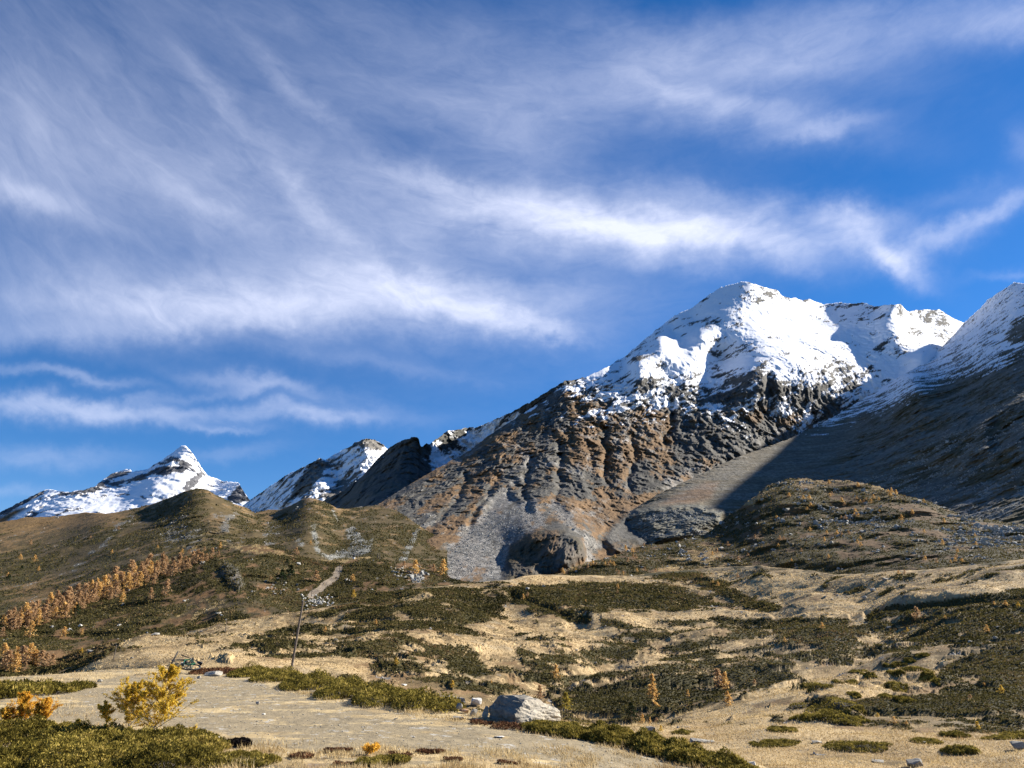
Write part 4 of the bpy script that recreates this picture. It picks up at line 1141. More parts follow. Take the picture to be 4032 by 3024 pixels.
def conifer_meshes(kind, seed, n, height=10.0, spread=.22, narrow=1.0, base=.08, tuft=.5):
    """Crown of needle tufts set along drooping branches, and a tapered trunk with its boughs."""
    r = np.random.default_rng(seed)
    nb = 46
    hb = np.sort(base + (1 - base) * r.random(nb) ** .85) * height
    az = r.random(nb) * 2 * math.pi
    lean = r.normal(size=2) * .02
    pos, axs, tint = [], [], []
    trunk = np.stack([np.linspace(0, 1, 9) * lean[0] * height + .05 * np.sin(np.linspace(0, 5, 9) + seed), np.linspace(0, 1, 9) * lean[1] * height, np.linspace(-.04, .98, 9) * height], 1)
    bt = Build().tube(trunk, np.linspace(.022, .003, 9) * height, 6)
    per = max(3, n // nb)
    prof = np.interp(hb / height, [0, base, base + .12, .45, .8, 1], [.5, .55, 1, .85, .40, .03])
    for h, a, pf in zip(hb, az, prof):
        Lb = height * spread * narrow * pf * r.uniform(.55, 1.2)
        d_ = np.array([math.cos(a), math.sin(a), r.uniform(-.25, .18)])
        o = np.array([np.interp(h, trunk[:, 2], trunk[:, 0]), np.interp(h, trunk[:, 2], trunk[:, 1]), h])
        end = o + d_ * Lb
        bt.tube(np.array([o, o + d_ * Lb * .5 + [0, 0, -.02 * height], end]), np.array([.007, .004, .0015]) * height, 4)
        t = r.random(per) ** .7
        p = o + (end - o) * t[:, None] + r.normal(size=(per, 3)) * height * np.array([.022, .022, .016]) * (1.1 - .4 * t[:, None])
        p[:, 2] -= .02 * height * np.sin(t * math.pi)
        pos.append(p)
        axs.append(unit(d_ * .5 + r.normal(size=(per, 3)) * .8 + [0, 0, .25]))
        tint.append(np.clip(.5 + .28 * r.normal() + .2 * r.normal(size=per), 0, 1))
    pos, axs, tint = np.concatenate(pos), np.concatenate(axs), np.concatenate(tint)
    k = tuft * height / 10
    V, Fc = sprays(pos, axs, r.uniform(.7, 1.3, len(pos)) * k, r.uniform(.5, 1.0, len(pos)) * k * .75, r)
    return raw_mesh("crown", V, Fc, LEAF[kind], False, np.repeat(tint, 4)), bt.mesh("trunk", BARK)


def make_conifer(name, kind, seed, n, **kw):
    root = link(name, None)
    root['category'] = 'spruce' if kind == 'dark' else 'larch'
    c, t = conifer_meshes(kind, seed, n, **kw)
    link("crown", c, root); link("trunk", t, root)
    return root


PROTO = {}
for kind in ('orange', 'brown', 'yellow', 'lime', 'dark'):
    PROTO[kind] = [make_conifer('spruce' if kind == 'dark' else 'larch', kind, 11 * i + len(kind), 420, spread=(.36, .31, .42)[i], tuft=1.0) for i in range(3 if kind in ('orange', 'brown') else 1)]
USED = set()


def plant(u, v, h, kind, label, group=None, wide=1.0):
    """A tree whose foot shows at (u, v) and which stands h photograph pixels tall."""
    loc, _ = hit(u, v)
    H = metres(h, loc)
    p = random.choice(PROTO[kind])
    s_ = H / 10.0
    sc = (s_ * wide, s_ * wide, s_)
    if p.name not in USED:
        USED.add(p.name)
        p.location, p.rotation_euler, p.scale = loc, (0, 0, random.random() * 6), sc
        return tag(p, label, None, group)
    return copy_thing(p, loc, random.random() * 6.28, sc, label, group)


# the wood on the left slope: three ranks along the ridge
G = "larches of the wood on the left slope"
LW = "autumn larch in the long wood that climbs the dark near hill"
rank = np.array([(0, 2462), (120, 2432), (250, 2388), (350, 2348), (440, 2312), (520, 2280), (610, 2252), (700, 2236), (800, 2212), (868, 2194)], float)
for row, (off, n_, h0) in enumerate(((0, 42, 60), (22, 36, 56), (44, 20, 50))):
    for k in range(n_):
        u = (k + .5 + random.uniform(-.4, .4)) / n_ * (870 - 120 * row)
        v = np.interp(u, rank[:, 0], rank[:, 1]) + off * random.uniform(.7, 1.2) + random.uniform(-5, 5)
        h = h0 * random.uniform(.62, 1.25) * np.interp(u, [0, 300, 620, 870], [1, 1.12, 1, .62])
        plant(u, v, h, random.choice(('orange', 'brown', 'brown', 'brown')), LW, G, random.uniform(.95, 1.3))
plant(116, 2512, 62, 'orange', "slim orange larch standing free below the left end of the wood")
plant(478, 2372, 50, 'orange', "narrow bright larch in front of the dark middle of the wood")
plant(592, 2362, 46, 'brown', "dull brown larch alone below the upper part of the wood")
plant(650, 2345, 62, 'brown', "tall brown larch at the lower edge of the dark slope by the outcrop")
plant(250, 2508, 38, 'orange', "round orange larch on the open slope below the wood", wide=1.5)
plant(322, 2500, 22, 'orange', "small faint larch beside the round one below the wood", wide=1.3)
plant(320, 2575, 22, 'yellow', "low yellow larch by a pale boulder at the meadow's edge", wide=1.4)
plant(232, 2430, 34, 'dark', "dark spruce in the gap of the larch wood, the lower of two")
plant(297, 2430, 48, 'dark', "tall dark spruce in front of the larch wood, right of another spruce")
G = "larches of the lower clump at the left edge"
for u, v, h in [(8, 2600, 62), (20, 2640, 75), (55, 2648, 72), (88, 2615, 68), (112, 2604, 66), (132, 2618, 58), (155, 2625, 60), (180, 2628, 54), (205, 2622, 44), (95, 2645, 34), (60, 2600, 50), (-40, 2630, 70)]:
    plant(u, v, h, random.choice(('orange', 'brown')), "pale orange larch in the clump at the left foot of the slope", G, 1.35)
# scattered over the brown hills
G = "small larches dotted over the brown hill"
for u, v, h in [(78, 2205, 22), (135, 2212, 26), (150, 2248, 18), (120, 2145, 20), (440, 2180, 16), (525, 2245, 22), (466, 2085, 14), (620, 2160, 14), (745, 2182, 20), (716, 2184, 22), (866, 2160, 24), (805, 2170, 18), (355, 2120, 12), (30, 2270, 16)]:
    plant(u, v, h, random.choice(('orange', 'brown')), "tiny larch dotted on the bare brown hillside above the wood", G, 1.3)
G = "dark spruces on the brown hillside"
for u, v, h in [(85, 2245, 18), (30, 2292, 30)]:
    plant(u, v, h, 'dark', "small dark spruce on the brown hillside above the wood", G, 1.4)
plant(1129, 2228, 26, 'dark', "smallest and highest of three dark spruces right of the outcrop", wide=1.3)
plant(1140, 2278, 50, 'dark', "broad dark spruce right of the outcrop, nearest the track", wide=1.6)
plant(1106, 2302, 56, 'dark', "dark spruce among grey rocks, lowest of three by the outcrop", wide=1.4)
for u, v, h, k, lab in [(1244, 2290, 42, 'brown', "faded larch beside the stony track on the near hill"), (1388, 2290, 28, 'orange', "round orange larch alone on the rocky shoulder right of the track"),
                        (1392, 2352, 28, 'yellow', "yellow larch low on the rocky shoulder below the round orange one"), (1635, 2260, 52, 'orange', "orange larch left of the pale block boulders below the scree"),
                        (1745, 2264, 58, 'orange', "broad bright orange larch at the foot of the grey scree fan"), (1708, 2252, 30, 'brown', "small brown larch between two orange ones below the scree"),
                        (1590, 2232, 22, 'brown', "thin faded larch on the rim under the rusty gully"), (1168, 2185, 28, 'brown', "faded larch on the rim of the near hill under the left hill's rocks"), (1222, 2145, 16, 'orange', "tiny orange larch between rocks on the second brown hill")]:
    plant(u, v, h, k, lab, wide=1.4)
# valley trees
for u, v, h, k, wd, lab in [(1280, 2490, 22, 'orange', 1.1, "small orange larch on the meadow right of the tall pole"), (1480, 2462, 22, 'orange', 1.4, "squat orange larch on the shrubby rise in the middle of the valley"),
                            (1560, 2618, 26, 'yellow', 1.3, "ragged yellow larch above the dark junipers in the middle of the valley"), (1782, 2708, 26, 'yellow', 1.5, "low yellow larch behind the juniper bed, left of the boulder"),
                            (1934, 2692, 14, 'orange', 1.4, "tiny orange larch on the dark shrubs above the boulder"), (2190, 2674, 54, 'orange', 1.1, "thin pale orange larch on the meadow above the boulder"),
                            (2126, 2752, 50, 'brown', 1.3, "bare brown larch just behind the boulder"), (2232, 2806, 72, 'lime', 1.2, "yellow-green larch right of the boulder"),
                            (2868, 2780, 54, 'orange', 1.2, "small bright larch on the stream bank below the broad double larch"), (2832, 2706, 68, 'brown', 1.3, "broad brown larch on the shrubby bank, left half of a double tree"),
                            (2858, 2714, 62, 'orange', 1.1, "broad orange larch on the shrubby bank, right half of a double tree"), (2710, 2744, 26, 'orange', .9, "thin little larch amid dark shrubs between two taller larches"),
                            (2531, 2850, 34, 'orange', 1.0, "slim little larch at the edge of the lower meadow beside the dark spruce"), (2560, 2850, 24, 'orange', 1.0, "tiny larch at the edge of the lower meadow, in the middle of a row"),
                            (2584, 2846, 18, 'brown', 1.8, "round brown seedling larch at the edge of the lower meadow"), (2060, 2364, 24, 'orange', 1.1, "rust larch in the dark stream cut of the upper valley"), (2078, 2350, 18, 'brown', 1.2, "faded larch above the dark stream cut of the upper valley"),
                            (2433, 2320, 20, 'orange', 1.2, "little orange larch among white stones on the shrubby rise"), (2306, 2372, 12, 'orange', 1.3, "tiny larch low on the shrubby rise with white stones"),
                            (3612, 2437, 44, 'brown', 1.2, "pink-brown larch in front of the long dark bank"), (3238, 2476, 24, 'orange', 1.4, "orange larch behind the broad shrub mound right of the valley"), (3090, 2528, 18, 'orange', 1.2, "little orange larch at the foot of the shrub mound"),
                            (3722, 2438, 16, 'orange', 1.3, "small larch on the shrubs right of the pink-brown larch"), (3574, 2488, 16, 'yellow', 1.2, "small yellow larch on shrub mounds below the pink-brown larch"), (3890, 2492, 30, 'orange', 1.2, "orange larch by pale stones at the right-hand rise"),
                            (3962, 2386, 20, 'orange', 1.6, "orange larch on the dark bank near its right end"), (4012, 2392, 20, 'yellow', 1.4, "yellow larch at the right end of the dark bank"), (3916, 2382, 14, 'orange', 1.4, "small larch on the dark bank left of two brighter ones"),
                            (3945, 2732, 32, 'yellow', 1.3, "brightest yellow larch within the right-hand juniper slope"), (3875, 2700, 12, 'orange', 2.2, "flat little larch above the brightest one on the juniper slope"), (3820, 2750, 14, 'brown', 2.2, "low faded larch left of the brightest one on the juniper slope"),
                            (3456, 2824, 16, 'yellow', 1.6, "small yellow larch above the lower right meadow"), (3522, 2848, 24, 'orange', 1.8, "wide orange larch above the lower right meadow"), (3570, 2853, 14, 'orange', 1.8, "tiny orange larch beside the wide one above the lower right meadow"), (3852, 2872, 28, 'yellow', 1.5, "pale yellow larch on the shrubs at the lower right"),
                            (2970, 2692, 16, 'brown', 2.0, "rust larch bush on the bank above the lower meadow's corner")]:
    plant(u, v, h, k, lab, wide=wd)
plant(2486, 2842, 68, 'dark', "dark spruce in the hollow at the foot of the tall golden larch", wide=1.3)
# the tall golden larch of the valley, with boughs that trail to the right
loc, _ = hit(2572, 2786)
H = metres(122, loc)
big = make_conifer("larch", 'orange', 91, 2600, spread=.24, base=.16, tuft=.34)
big.location, big.scale, big.rotation_euler = loc, (H / 10,) * 3, (0, 0, 1.0)
tag(big, "tall golden larch standing in the shrubby hollow, its lowest boughs trailing", "larch")
r_ = np.random.default_rng(5)
t_ = np.linspace(0, 1, 260)
pp = np.stack([.2 + 3.6 * t_, r_.normal(size=260) * .18, 1.7 - 3.6 * t_ + .9 * t_ * t_ + r_.normal(size=260) * .12], 1) * 1.05
V, Fc = sprays(pp, unit(r_.normal(size=(260, 3)) + [.6, 0, .2]), r_.uniform(.3, .6, 260), r_.uniform(.2, .4, 260), r_)
bough = link("low_bough", raw_mesh("low_bough", V, Fc, LEAF['orange'], False, np.repeat(r_.uniform(.2, 1, 260), 4)), big)
bough.rotation_euler = (0, 0, -1.0)
# hillock trees
G = "larches between boulders on the right-hand hillock"
Z4 = [(1040, 745), (1070, 745), (1110, 765), (1060, 782), (915, 800), (960, 815), (890, 840), (830, 840), (800, 835), (770, 806), (640, 830), (660, 865), (535, 780), (555, 770), (965, 920), (760, 922), (780, 955), (750, 950), (635, 970), (678, 982), (370, 872), (340, 897), (360, 806), (530, 672),
      (780, 700), (1350, 836), (1250, 932), (1157, 982), (1525, 1006), (1350, 1092), (600, 1110), (640, 1116), (510, 1106), (490, 1168), (365, 1082), (800, 1150), (776, 1186), (806, 1212), (140, 1156), (106, 1160), (90, 1216), (525, 1312), (290, 1256), (205, 1340), (1640, 1262), (1620, 1340), (1680, 1346),
      (1580, 1357), (1460, 1356), (1800, 1200), (1130, 1456), (1180, 1450), (80, 972), (1790, 1122), (1510, 1196), (1360, 1330), (1630, 1310), (700, 1110), (850, 815), (185, 786), (305, 802)]
for x, y in Z4:
    plant(3024 + x / 2.194, 1600 + y / 2.194, random.uniform(12, 21), random.choice(('orange', 'orange', 'brown')), "small orange larch among boulders on the hillock under the shaded slope", G, 1.35)
G = "larches along the shaded rim at the foot of the scree"
Z3 = [(1140, 1202), (890, 1302), (1050, 1302), (1070, 1312), (1000, 1340), (985, 1242), (780, 1336), (805, 1366), (830, 1370), (725, 1376), (680, 1386), (655, 1392), (880, 1372), (450, 1445), (440, 1432), (1040, 1255), (1060, 1240), (700, 1370), (850, 1350), (550, 1416)]
for x, y in Z3:
    plant(2016 + x / 2.194, 1603 + y / 2.194, random.uniform(12, 22), random.choice(('orange', 'brown')), "small larch on the rim below the dark scree and slabs", G, 1.3)
G = "larches scattered over the upper valley slope"
for x, y in [(1080, 1425), (1150, 1420), (1240, 1425), (900, 1422), (920, 1447), (1650, 1052), (1770, 1262), (1732, 1282), (1770, 1322), (1640, 1477), (1950, 1472), (2040, 1292), (1870, 1206), (960, 1452), (1735, 1527), (1780, 1552), (910, 1612), (1960, 1330), (2100, 1130)]:
    plant(2016 + x / 2.194, 1602 + y / 2.194, random.uniform(11, 19), random.choice(('orange', 'brown', 'orange')), "small larch scattered on the grassy slope left of the hillock", G, 1.4)

# ------------------------------------------------------------------ ground cover nobody could count
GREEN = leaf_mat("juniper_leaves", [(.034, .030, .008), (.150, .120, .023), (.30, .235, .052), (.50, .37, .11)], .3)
GREEN_FAR = leaf_mat("dwarf_shrub_leaves", [(.025, .023, .008), (.064, .056, .018), (.096, .080, .027), (.120, .096, .036), (.165, .105, .052)], .3)


def visible_front(P, c, key, n, dmax, seed, rowcut=.97, thr=.5, crest_bias=None):
    """Random points of a landform where a cover grows, spread as it shows from the path."""
    r = np.random.default_rng(seed)
    rows = P.shape[0]
    m = c[key].reshape(P.shape[:2]).copy()
    m[int(rows * rowcut):] = 0
    k = np.where((m > thr).reshape(-1) & (P.reshape(-1, 3)[:, 1] < dmax))[0]
    k = r.choice(k, min(n, len(k)), replace=False)
    return P.reshape(-1, 3)[k] + r.normal(size=(len(k), 3)) * [1, 1, 0] * (P.reshape(-1, 3)[k][:, 1:2] * .0006), r


def shrub_carpet(name, parts_, label, mat=GREEN_FAR, cat="shrubs", size=.0027):
    Vs, Ts = [], []
    for P, c, key, n, dmax, seed, fac, thr in parts_:
        p, r = visible_front(P, c, key, n, dmax, seed, thr=thr)
        s_ = p[:, 1] * size * fac
        ax = unit(r.normal(size=(len(p), 3)) * [.8, .8, .4] + [0, 0, .75])
        V, _ = sprays(p - ax * s_[:, None] * .2, ax, s_ * r.uniform(.6, 1.25, len(p)), s_ * r.uniform(.6, 1.1, len(p)), r)
        t = np.clip(.44 + .40 * fbm(p * [1, .6, 1], 9, 4, .65) + .38 * fbm(p * [1, .5, 1], 45, 3, .6, off=2.7) + .20 * r.normal(size=len(p)), 0, 1)
        Vs.append(V); Ts.append(np.repeat(t, 4))
    V = np.concatenate(Vs)
    o = link(name, raw_mesh(name, V, np.arange(len(V)).reshape(-1, 4), mat, False, np.concatenate(Ts)))
    return tag(o, label, cat, kind='stuff')


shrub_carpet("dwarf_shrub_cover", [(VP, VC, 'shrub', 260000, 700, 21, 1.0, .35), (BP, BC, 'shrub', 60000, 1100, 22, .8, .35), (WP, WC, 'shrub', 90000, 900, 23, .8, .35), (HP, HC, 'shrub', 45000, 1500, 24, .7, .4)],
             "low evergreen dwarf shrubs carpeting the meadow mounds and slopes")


TUSSOCK = leaf_mat("tussock_blades", [(.18, .125, .060), (.36, .26, .13), (.54, .41, .215), (.66, .53, .31)], .3)
shrub_carpet("meadow_tussocks", [(VP, VC, 'grass', 150000, 700, 41, 1.0, .35), (BP, BC, 'grass', 12000, 1100, 42, .8, .4), (WP, WC, 'grass', 12000, 900, 43, .8, .4)],
             "dry straw tussocks covering the valley meadows", TUSSOCK, "grass", .0017)


def rock_mesh(name, seed, mat, n=16, squash=.7, detail=0):
    """An angular block: the hull of random points, its edges worn."""
    r = np.random.default_rng(seed)
    bm = bmesh.new()
    p = unit(r.normal(size=(n, 3))) * r.uniform(.75, 1.05, (n, 1)) * [1, .8, squash]
    for q in p:
        bm.verts.new(q)
    res = bmesh.ops.convex_hull(bm, input=bm.verts)
    bmesh.ops.delete(bm, geom=[g for g in res['geom_interior'] if isinstance(g, bmesh.types.BMVert)], context='VERTS')
    if detail:
        bmesh.ops.triangulate(bm, faces=bm.faces)
        bmesh.ops.subdivide_edges(bm, edges=bm.edges, cuts=detail, use_grid_fill=True)
        co = np.array([v.co for v in bm.verts])
        n_ = fbm(co, .9, 4, .55, off=seed) * .05 + fbm(co, .25, 3, .6, ridged=True, off=seed) * .03
        for v, d_ in zip(bm.verts, n_):
            v.co *= 1 + float(d_)
    me = bpy.data.meshes.new(name)
    bm.to_mesh(me); bm.free()
    me.materials.append(mat)
    return me


PALE = stone_mat("pale_granite", (.20, .182, .148), (.46, .42, .35), 3.0, [((.52, .54, .43), .60), ((.12, .12, .12), .66)])
GREY = stone_mat("grey_gneiss", (.135, .125, .108), (.36, .335, .285), 3.0, [((.42, .45, .36), .6), ((.10, .10, .10), .66)])
WHITE = stone_mat("white_quartz", (.42, .40, .35), (.70, .67, .61), 3.0, [((.22, .21, .19), .63)])
RUSTY = stone_mat("rust_stained_stone", (.22, .11, .05), (.50, .32, .19), 3.0, [((.6, .55, .5), .64)])
FIELD = stone_mat("talus_stone", (.12, .12, .115), (.46, .45, .41), .35, dist=.3)


def boulder_field(name, sets, label, mat):
    """Loose blocks in their thousands, one mesh."""
    tri = []
    for sd in range(6):
        me = rock_mesh("tmp", 300 + sd, mat, 11)
        me.calc_loop_triangles()
        v = np.array([x.co for x in me.vertices]); f = np.array([t.vertices[:] for t in me.loop_triangles])
        tri.append((v, f)); bpy.data.meshes.remove(me)
    V, Fc, n = [], [], 0
    for P, c, key, cnt, dmax, seed, fac, thr in sets:
        p, r = visible_front(P, c, key, cnt, dmax, seed, thr=thr)
        for q in p:
            v, f = tri[r.integers(6)]
            a = r.random() * 6.28
            s_ = q[1] * .0011 * fac * math.exp(r.normal() * .45)
            rot = np.array([[math.cos(a), -math.sin(a), 0], [math.sin(a), math.cos(a), 0], [0, 0, 1]])
            V.append((v * s_ * r.uniform(.7, 1.3, 3)) @ rot.T + q + [0, 0, .25 * s_]); Fc.append(f + n); n += len(v)
    o = link(name, raw_mesh(name, np.concatenate(V), np.concatenate(Fc), mat))
    return tag(o, label, "boulders", kind='stuff')


boulder_field("boulder_scree", [(BP, BC, 'scree', 5200, 1200, 31, 1.25, .35), (WP, WC, 'scree', 1600, 900, 32, 1.2, .4), (HP, HC, 'scree', 2200, 1600, 33, .55, .4), (VP, VC, 'scree', 500, 700, 34, .9, .5), (RP, RC, 'scree', 16000, 1250, 35, .75, .2), (MP, MC, 'scree', 8000, 1300, 36, .55, .5)],
              "pale boulders and talus strewn over the hillock and slopes", FIELD)


def scatter_blocks(spots, label, group, mat, squash=.7):
    """Single blocks one can count."""
    protos = [rock_mesh("boulder", 400 + k, mat, 14, squash, 1) for k in range(4)]
    for u, v, wpx in spots:
        loc, _ = hit(u, v)
        o = link("boulder", random.choice(protos))
        s_ = metres(wpx, loc) / 2
        o.location = loc + Vector((0, 0, s_ * .25)); o.scale = (s_, s_, s_ * random.uniform(.7, 1.0)); o.rotation_euler = (random.uniform(-.2, .2), random.uniform(-.2, .2), random.random() * 6)
        tag(o, label, "boulder", group)


scatter_blocks([(1600 + random.uniform(-70, 90), 2258 + random.uniform(-28, 30), random.uniform(9, 20)) for _ in range(44)], "pale angular block in the heap below the grey scree fan", "pale blocks heaped below the scree fan", PALE)
scatter_blocks([(1245 + random.uniform(-60, 70), 2368 + random.uniform(-26, 22), random.uniform(6, 14)) for _ in range(60)], "white stone in the rubble spill at the foot of the stony track", "white stones at the foot of the track", WHITE)
scatter_blocks([(1095 + random.uniform(-35, 35), 2318 + random.uniform(-40, 25), random.uniform(10, 20)) for _ in range(14)], "grey block lying around the dark spruces near the outcrop", "grey blocks round the spruces", GREY)
scatter_blocks([(860, 2418, 30)], "long pale boulder on the meadow's upper edge", None, PALE, .4)
scatter_blocks([(872, 2424, 20)], "white block just below the long pale boulder on the meadow's edge", None, WHITE, .5)
scatter_blocks([(316, 2466, 20)], "white boulder on the dark slope under the wood's left part", None, WHITE)
scatter_blocks([(352, 2570, 36)], "greenish grey boulder beside a low yellow larch at the meadow's edge", None, GREY)
scatter_blocks([(612, 2502, 44)], "dark grey flat boulder at the top of the left meadow", None, GREY, .35)
scatter_blocks([(520, 2592, 16)], "dark lone stone on the straw meadow behind the saplings", None, GREY, .8)
scatter_blocks([(1322, 2522, 20)], "dark cone-shaped stone on the mid-valley meadow", None, GREY, .9)
for u, v, wp, lab in [(3086, 2477, 16, "white boulder on the shrub mound, brightest of the right valley"), (2500, 2450, 14, "pale stone on the bright meadow strip"), (2077, 2322, 24, "pale boulder at the rim of the upper shrubby rise"), (2140, 2310, 20, "white boulder right of another on the upper shrubby rise"),
                     (3405, 2358, 34, "grey boulder pair on the straw track at the right"), (3500, 2475, 26, "grey stone hidden in shrub mounds at the right"), (3210, 2625, 10, "small white stone on the bank under the shrub mounds"), (3820, 2530, 22, "pale slab at the head of the right-hand gully"), (3920, 2515, 26, "flat grey slab at the head of the right-hand gully"),
                     (3930, 2470, 18, "upright pale stone on the right-hand rise"), (3435, 2330, 40, "grey boulder above the straw track at the right"), (3250, 2352, 20, "grey stone on the pale straw field"), (3485, 2285, 34, "tall grey block under the hillock"), (2270, 2562, 20, "pale rocks at the dark hollow's left end"), (2345, 2612, 16, "stone by the stream in the hollow"),
                     (3275, 2140, 24, "pale split boulder low on the hillock"), (3455, 2176, 22, "white boulder on the hillock's lower slope"), (3420, 2005, 20, "large bluish boulder high on the hillock"), (3100, 2012, 30, "brown pinnacle rock with a pale foot on the hillock's left side"), (3900, 2078, 22, "white block at the top of the right-hand talus")]:
    scatter_blocks([(u, v, wp)], lab, None, PALE if 'grey' not in lab else GREY)

# ------------------------------------------------------------------ junipers near the path
HEATH_RED = leaf_mat("red_heath_leaves", [(.055, .026, .015), (.15, .072, .036), (.27, .145, .072)], .15)
STEM = plain_mat("juniper_stem", (.05, .04, .03), .9)


def juniper(label, spots, n, size, mat=GREEN, front=False, **kw_):
    return juniper_(label, spots, n, size, mat, front=front, **kw_)


def juniper_(label, spots, n, size, mat=GREEN, cat="juniper", name="juniper_shrub", group=None, dry=0.0, seed=1, spike=.8, front=False):
    """Mounded shrub: overlapping cushions (u, v of the foot, half width px, half depth m, height m) bristling with sprays."""
    r = np.random.default_rng(seed)
    cs = []
    for u, v, hw, hd, h in spots:
        loc, _ = hit(u, v)
        cs.append((loc.x * (1 + hd / loc.y * front), loc.y + hd * front, metres(hw, loc), hd, h))
    x0 = min(c[0] - c[2] for c in cs); x1 = max(c[0] + c[2] for c in cs); y0 = min(c[1] - c[3] for c in cs); y1 = max(c[1] + c[3] for c in cs)
    org = np.array([(x0 + x1) / 2, (y0 + y1) / 2, 0])
    org[2] = ground_z(*org[:2])

    def height(x, y):
        h = np.zeros_like(x)
        for cx, cy, a, b, hh in cs:
            q = 1 - ((x - cx) / a) ** 2 - ((y - cy) / b) ** 2
            h = np.maximum(h, hh * np.clip(q, 0, 1) ** .5)
        p = np.stack([x, y, np.zeros_like(x)], -1).reshape(-1, 3)
        lump = (.62 + .34 * fbm(p, 6 * size + .25, 3, .6) + .22 * fbm(p, 2.2 * size + .1, 2, .5)).reshape(x.shape)
        return h * np.clip(lump, .15, 1.4)
    gx, gy = np.linspace(x0, x1, 26), np.linspace(y0, y1, 14)
    GZ = np.array([[ground_z(x, y) for x in gx] for y in gy])

    def gz(x, y):
        fx = np.clip((x - x0) / (x1 - x0) * 25, 0, 24.999); fy = np.clip((y - y0) / (y1 - y0) * 13, 0, 12.999)
        i, j = fx.astype(int), fy.astype(int); a, b = fx - i, fy - j
        return GZ[j, i] * (1 - a) * (1 - b) + GZ[j, i + 1] * a * (1 - b) + GZ[j + 1, i] * (1 - a) * b + GZ[j + 1, i + 1] * a * b
    # sprays, thickest in the outer shell
    X, Y, Hh = [], [], []
    need = n
    while need > 0:
        x, y = r.uniform(x0, x1, n), r.uniform(y0, y1, n)
        h = height(x, y)
        k = h > .03
        X.append(x[k][:need]); Y.append(y[k][:need]); Hh.append(h[k][:need])
        need -= len(X[-1])
    X, Y, Hh = map(np.concatenate, (X, Y, Hh))
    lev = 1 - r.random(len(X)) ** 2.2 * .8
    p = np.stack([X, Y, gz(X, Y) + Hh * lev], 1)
    e = size * .5
    gr = np.stack([height(X + e, Y) - height(X - e, Y), height(X, Y + e) - height(X, Y - e), np.full_like(X, 2 * e)], 1) * [-1, -1, 1]
    ax = unit(unit(gr) * .8 + r.normal(size=p.shape) * spike + [.05, 0, .16])
    V, Fc = sprays(p - ax * size * .4, ax, size * r.uniform(.6, 1.5, len(p)), size * r.uniform(.28, .5, len(p)), r)
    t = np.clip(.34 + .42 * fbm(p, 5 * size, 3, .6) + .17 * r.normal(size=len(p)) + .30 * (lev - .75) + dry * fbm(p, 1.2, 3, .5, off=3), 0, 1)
    root = thing(name, label, cat, org, group=group)
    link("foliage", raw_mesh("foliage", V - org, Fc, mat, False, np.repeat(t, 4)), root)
    # woody core that keeps the light out
    xs, ys = np.linspace(x0, x1, 60), np.linspace(y0, y1, 34)
    XX, YY = np.meshgrid(xs, ys)
    hh = height(XX, YY)
    Z = gz(XX, YY) + hh * .55 - .06
    C = np.stack([XX, YY, Z], -1).reshape(-1, 3) - org
    ii = np.arange(C.shape[0]).reshape(34, 60)
    q = np.stack([ii[:-1, :-1], ii[:-1, 1:], ii[1:, 1:], ii[1:, :-1]], -1).reshape(-1, 4)
    keep = hh.reshape(-1)[q].min(1) > .02
    if keep.sum() > 4:
        link("stems", raw_mesh("stems", C, q[keep], STEM), root)
    return root


juniper("wide green juniper filling the near left corner under the yellow saplings",
        [(60, 2905, 240, 1.0, .29), (330, 2925, 260, 1.0, .29), (620, 2938, 250, .9, .28), (780, 2955, 120, .6, .2), (200, 3010, 300, .9, .36), (560, 3020, 300, .9, .34), (-250, 2940, 240, 1.0, .45), (820, 3010, 110, .5, .18)], 90000, .040, dry=.3, seed=3)
juniper("long green juniper bed behind the bare ground at the tall pole's foot",
        [(1040, 2670, 110, 3.2, .40), (1140, 2690, 130, 3.2, .46), (1260, 2722, 140, 3.0, .48), (1390, 2757, 140, 3.0, .48), (1530, 2788, 140, 2.8, .46), (1660, 2806, 120, 2.4, .44), (1770, 2812, 90, 2.0, .40)], 60000, .070, seed=5, front=True)
juniper("green juniper at the left frame edge behind the bare ground", [(-60, 2742, 160, 2.6, .50), (110, 2735, 130, 2.2, .42), (240, 2718, 80, 1.6, .28)], 9000, .10, seed=6, dry=.3)
juniper("dark juniper running down the knoll's edge right of the big boulder",
        [(2130, 2872, 90, .6, .16), (2250, 2888, 120, .8, .20), (2400, 2912, 130, .9, .28), (2560, 2948, 120, .9, .32), (2700, 2985, 110, .8, .30), (2830, 3020, 100, .7, .26), (2920, 3050, 80, .6, .22)], 46000, .048, seed=7)
juniper("juniper mound behind the boulder's right end, brighter green", [(2240, 2842, 130, 1.4, .45), (2330, 2858, 100, 1.2, .3)], 5000, .10, seed=8)
juniper("low dark juniper tuft in the dry grass at the bottom, left of centre", [(1000, 3010, 110, .35, .10), (950, 2990, 90, .3, .10)], 5000, .035, seed=9)
juniper("small juniper mat in the straw at the bottom edge", [(1480, 3008, 100, .30, .10), (1560, 3000, 60, .25, .10)], 5000, .035, seed=10)
juniper("red-brown heath strip behind the bicycle's rear wheel", [(810, 2650, 50, 1.2, .22), (890, 2648, 70, 1.2, .2), (970, 2656, 60, 1.0, .2)], 5000, .07, HEATH_RED, cat="heath", name="heath_shrub", seed=11)
juniper("reddish heath along the foot of the big boulder", [(1900, 2852, 60, .4, .08), (1980, 2862, 70, .4, .09), (2050, 2870, 50, .3, .08)], 1500, .045, HEATH_RED, cat="heath", name="heath_shrub", seed=12)
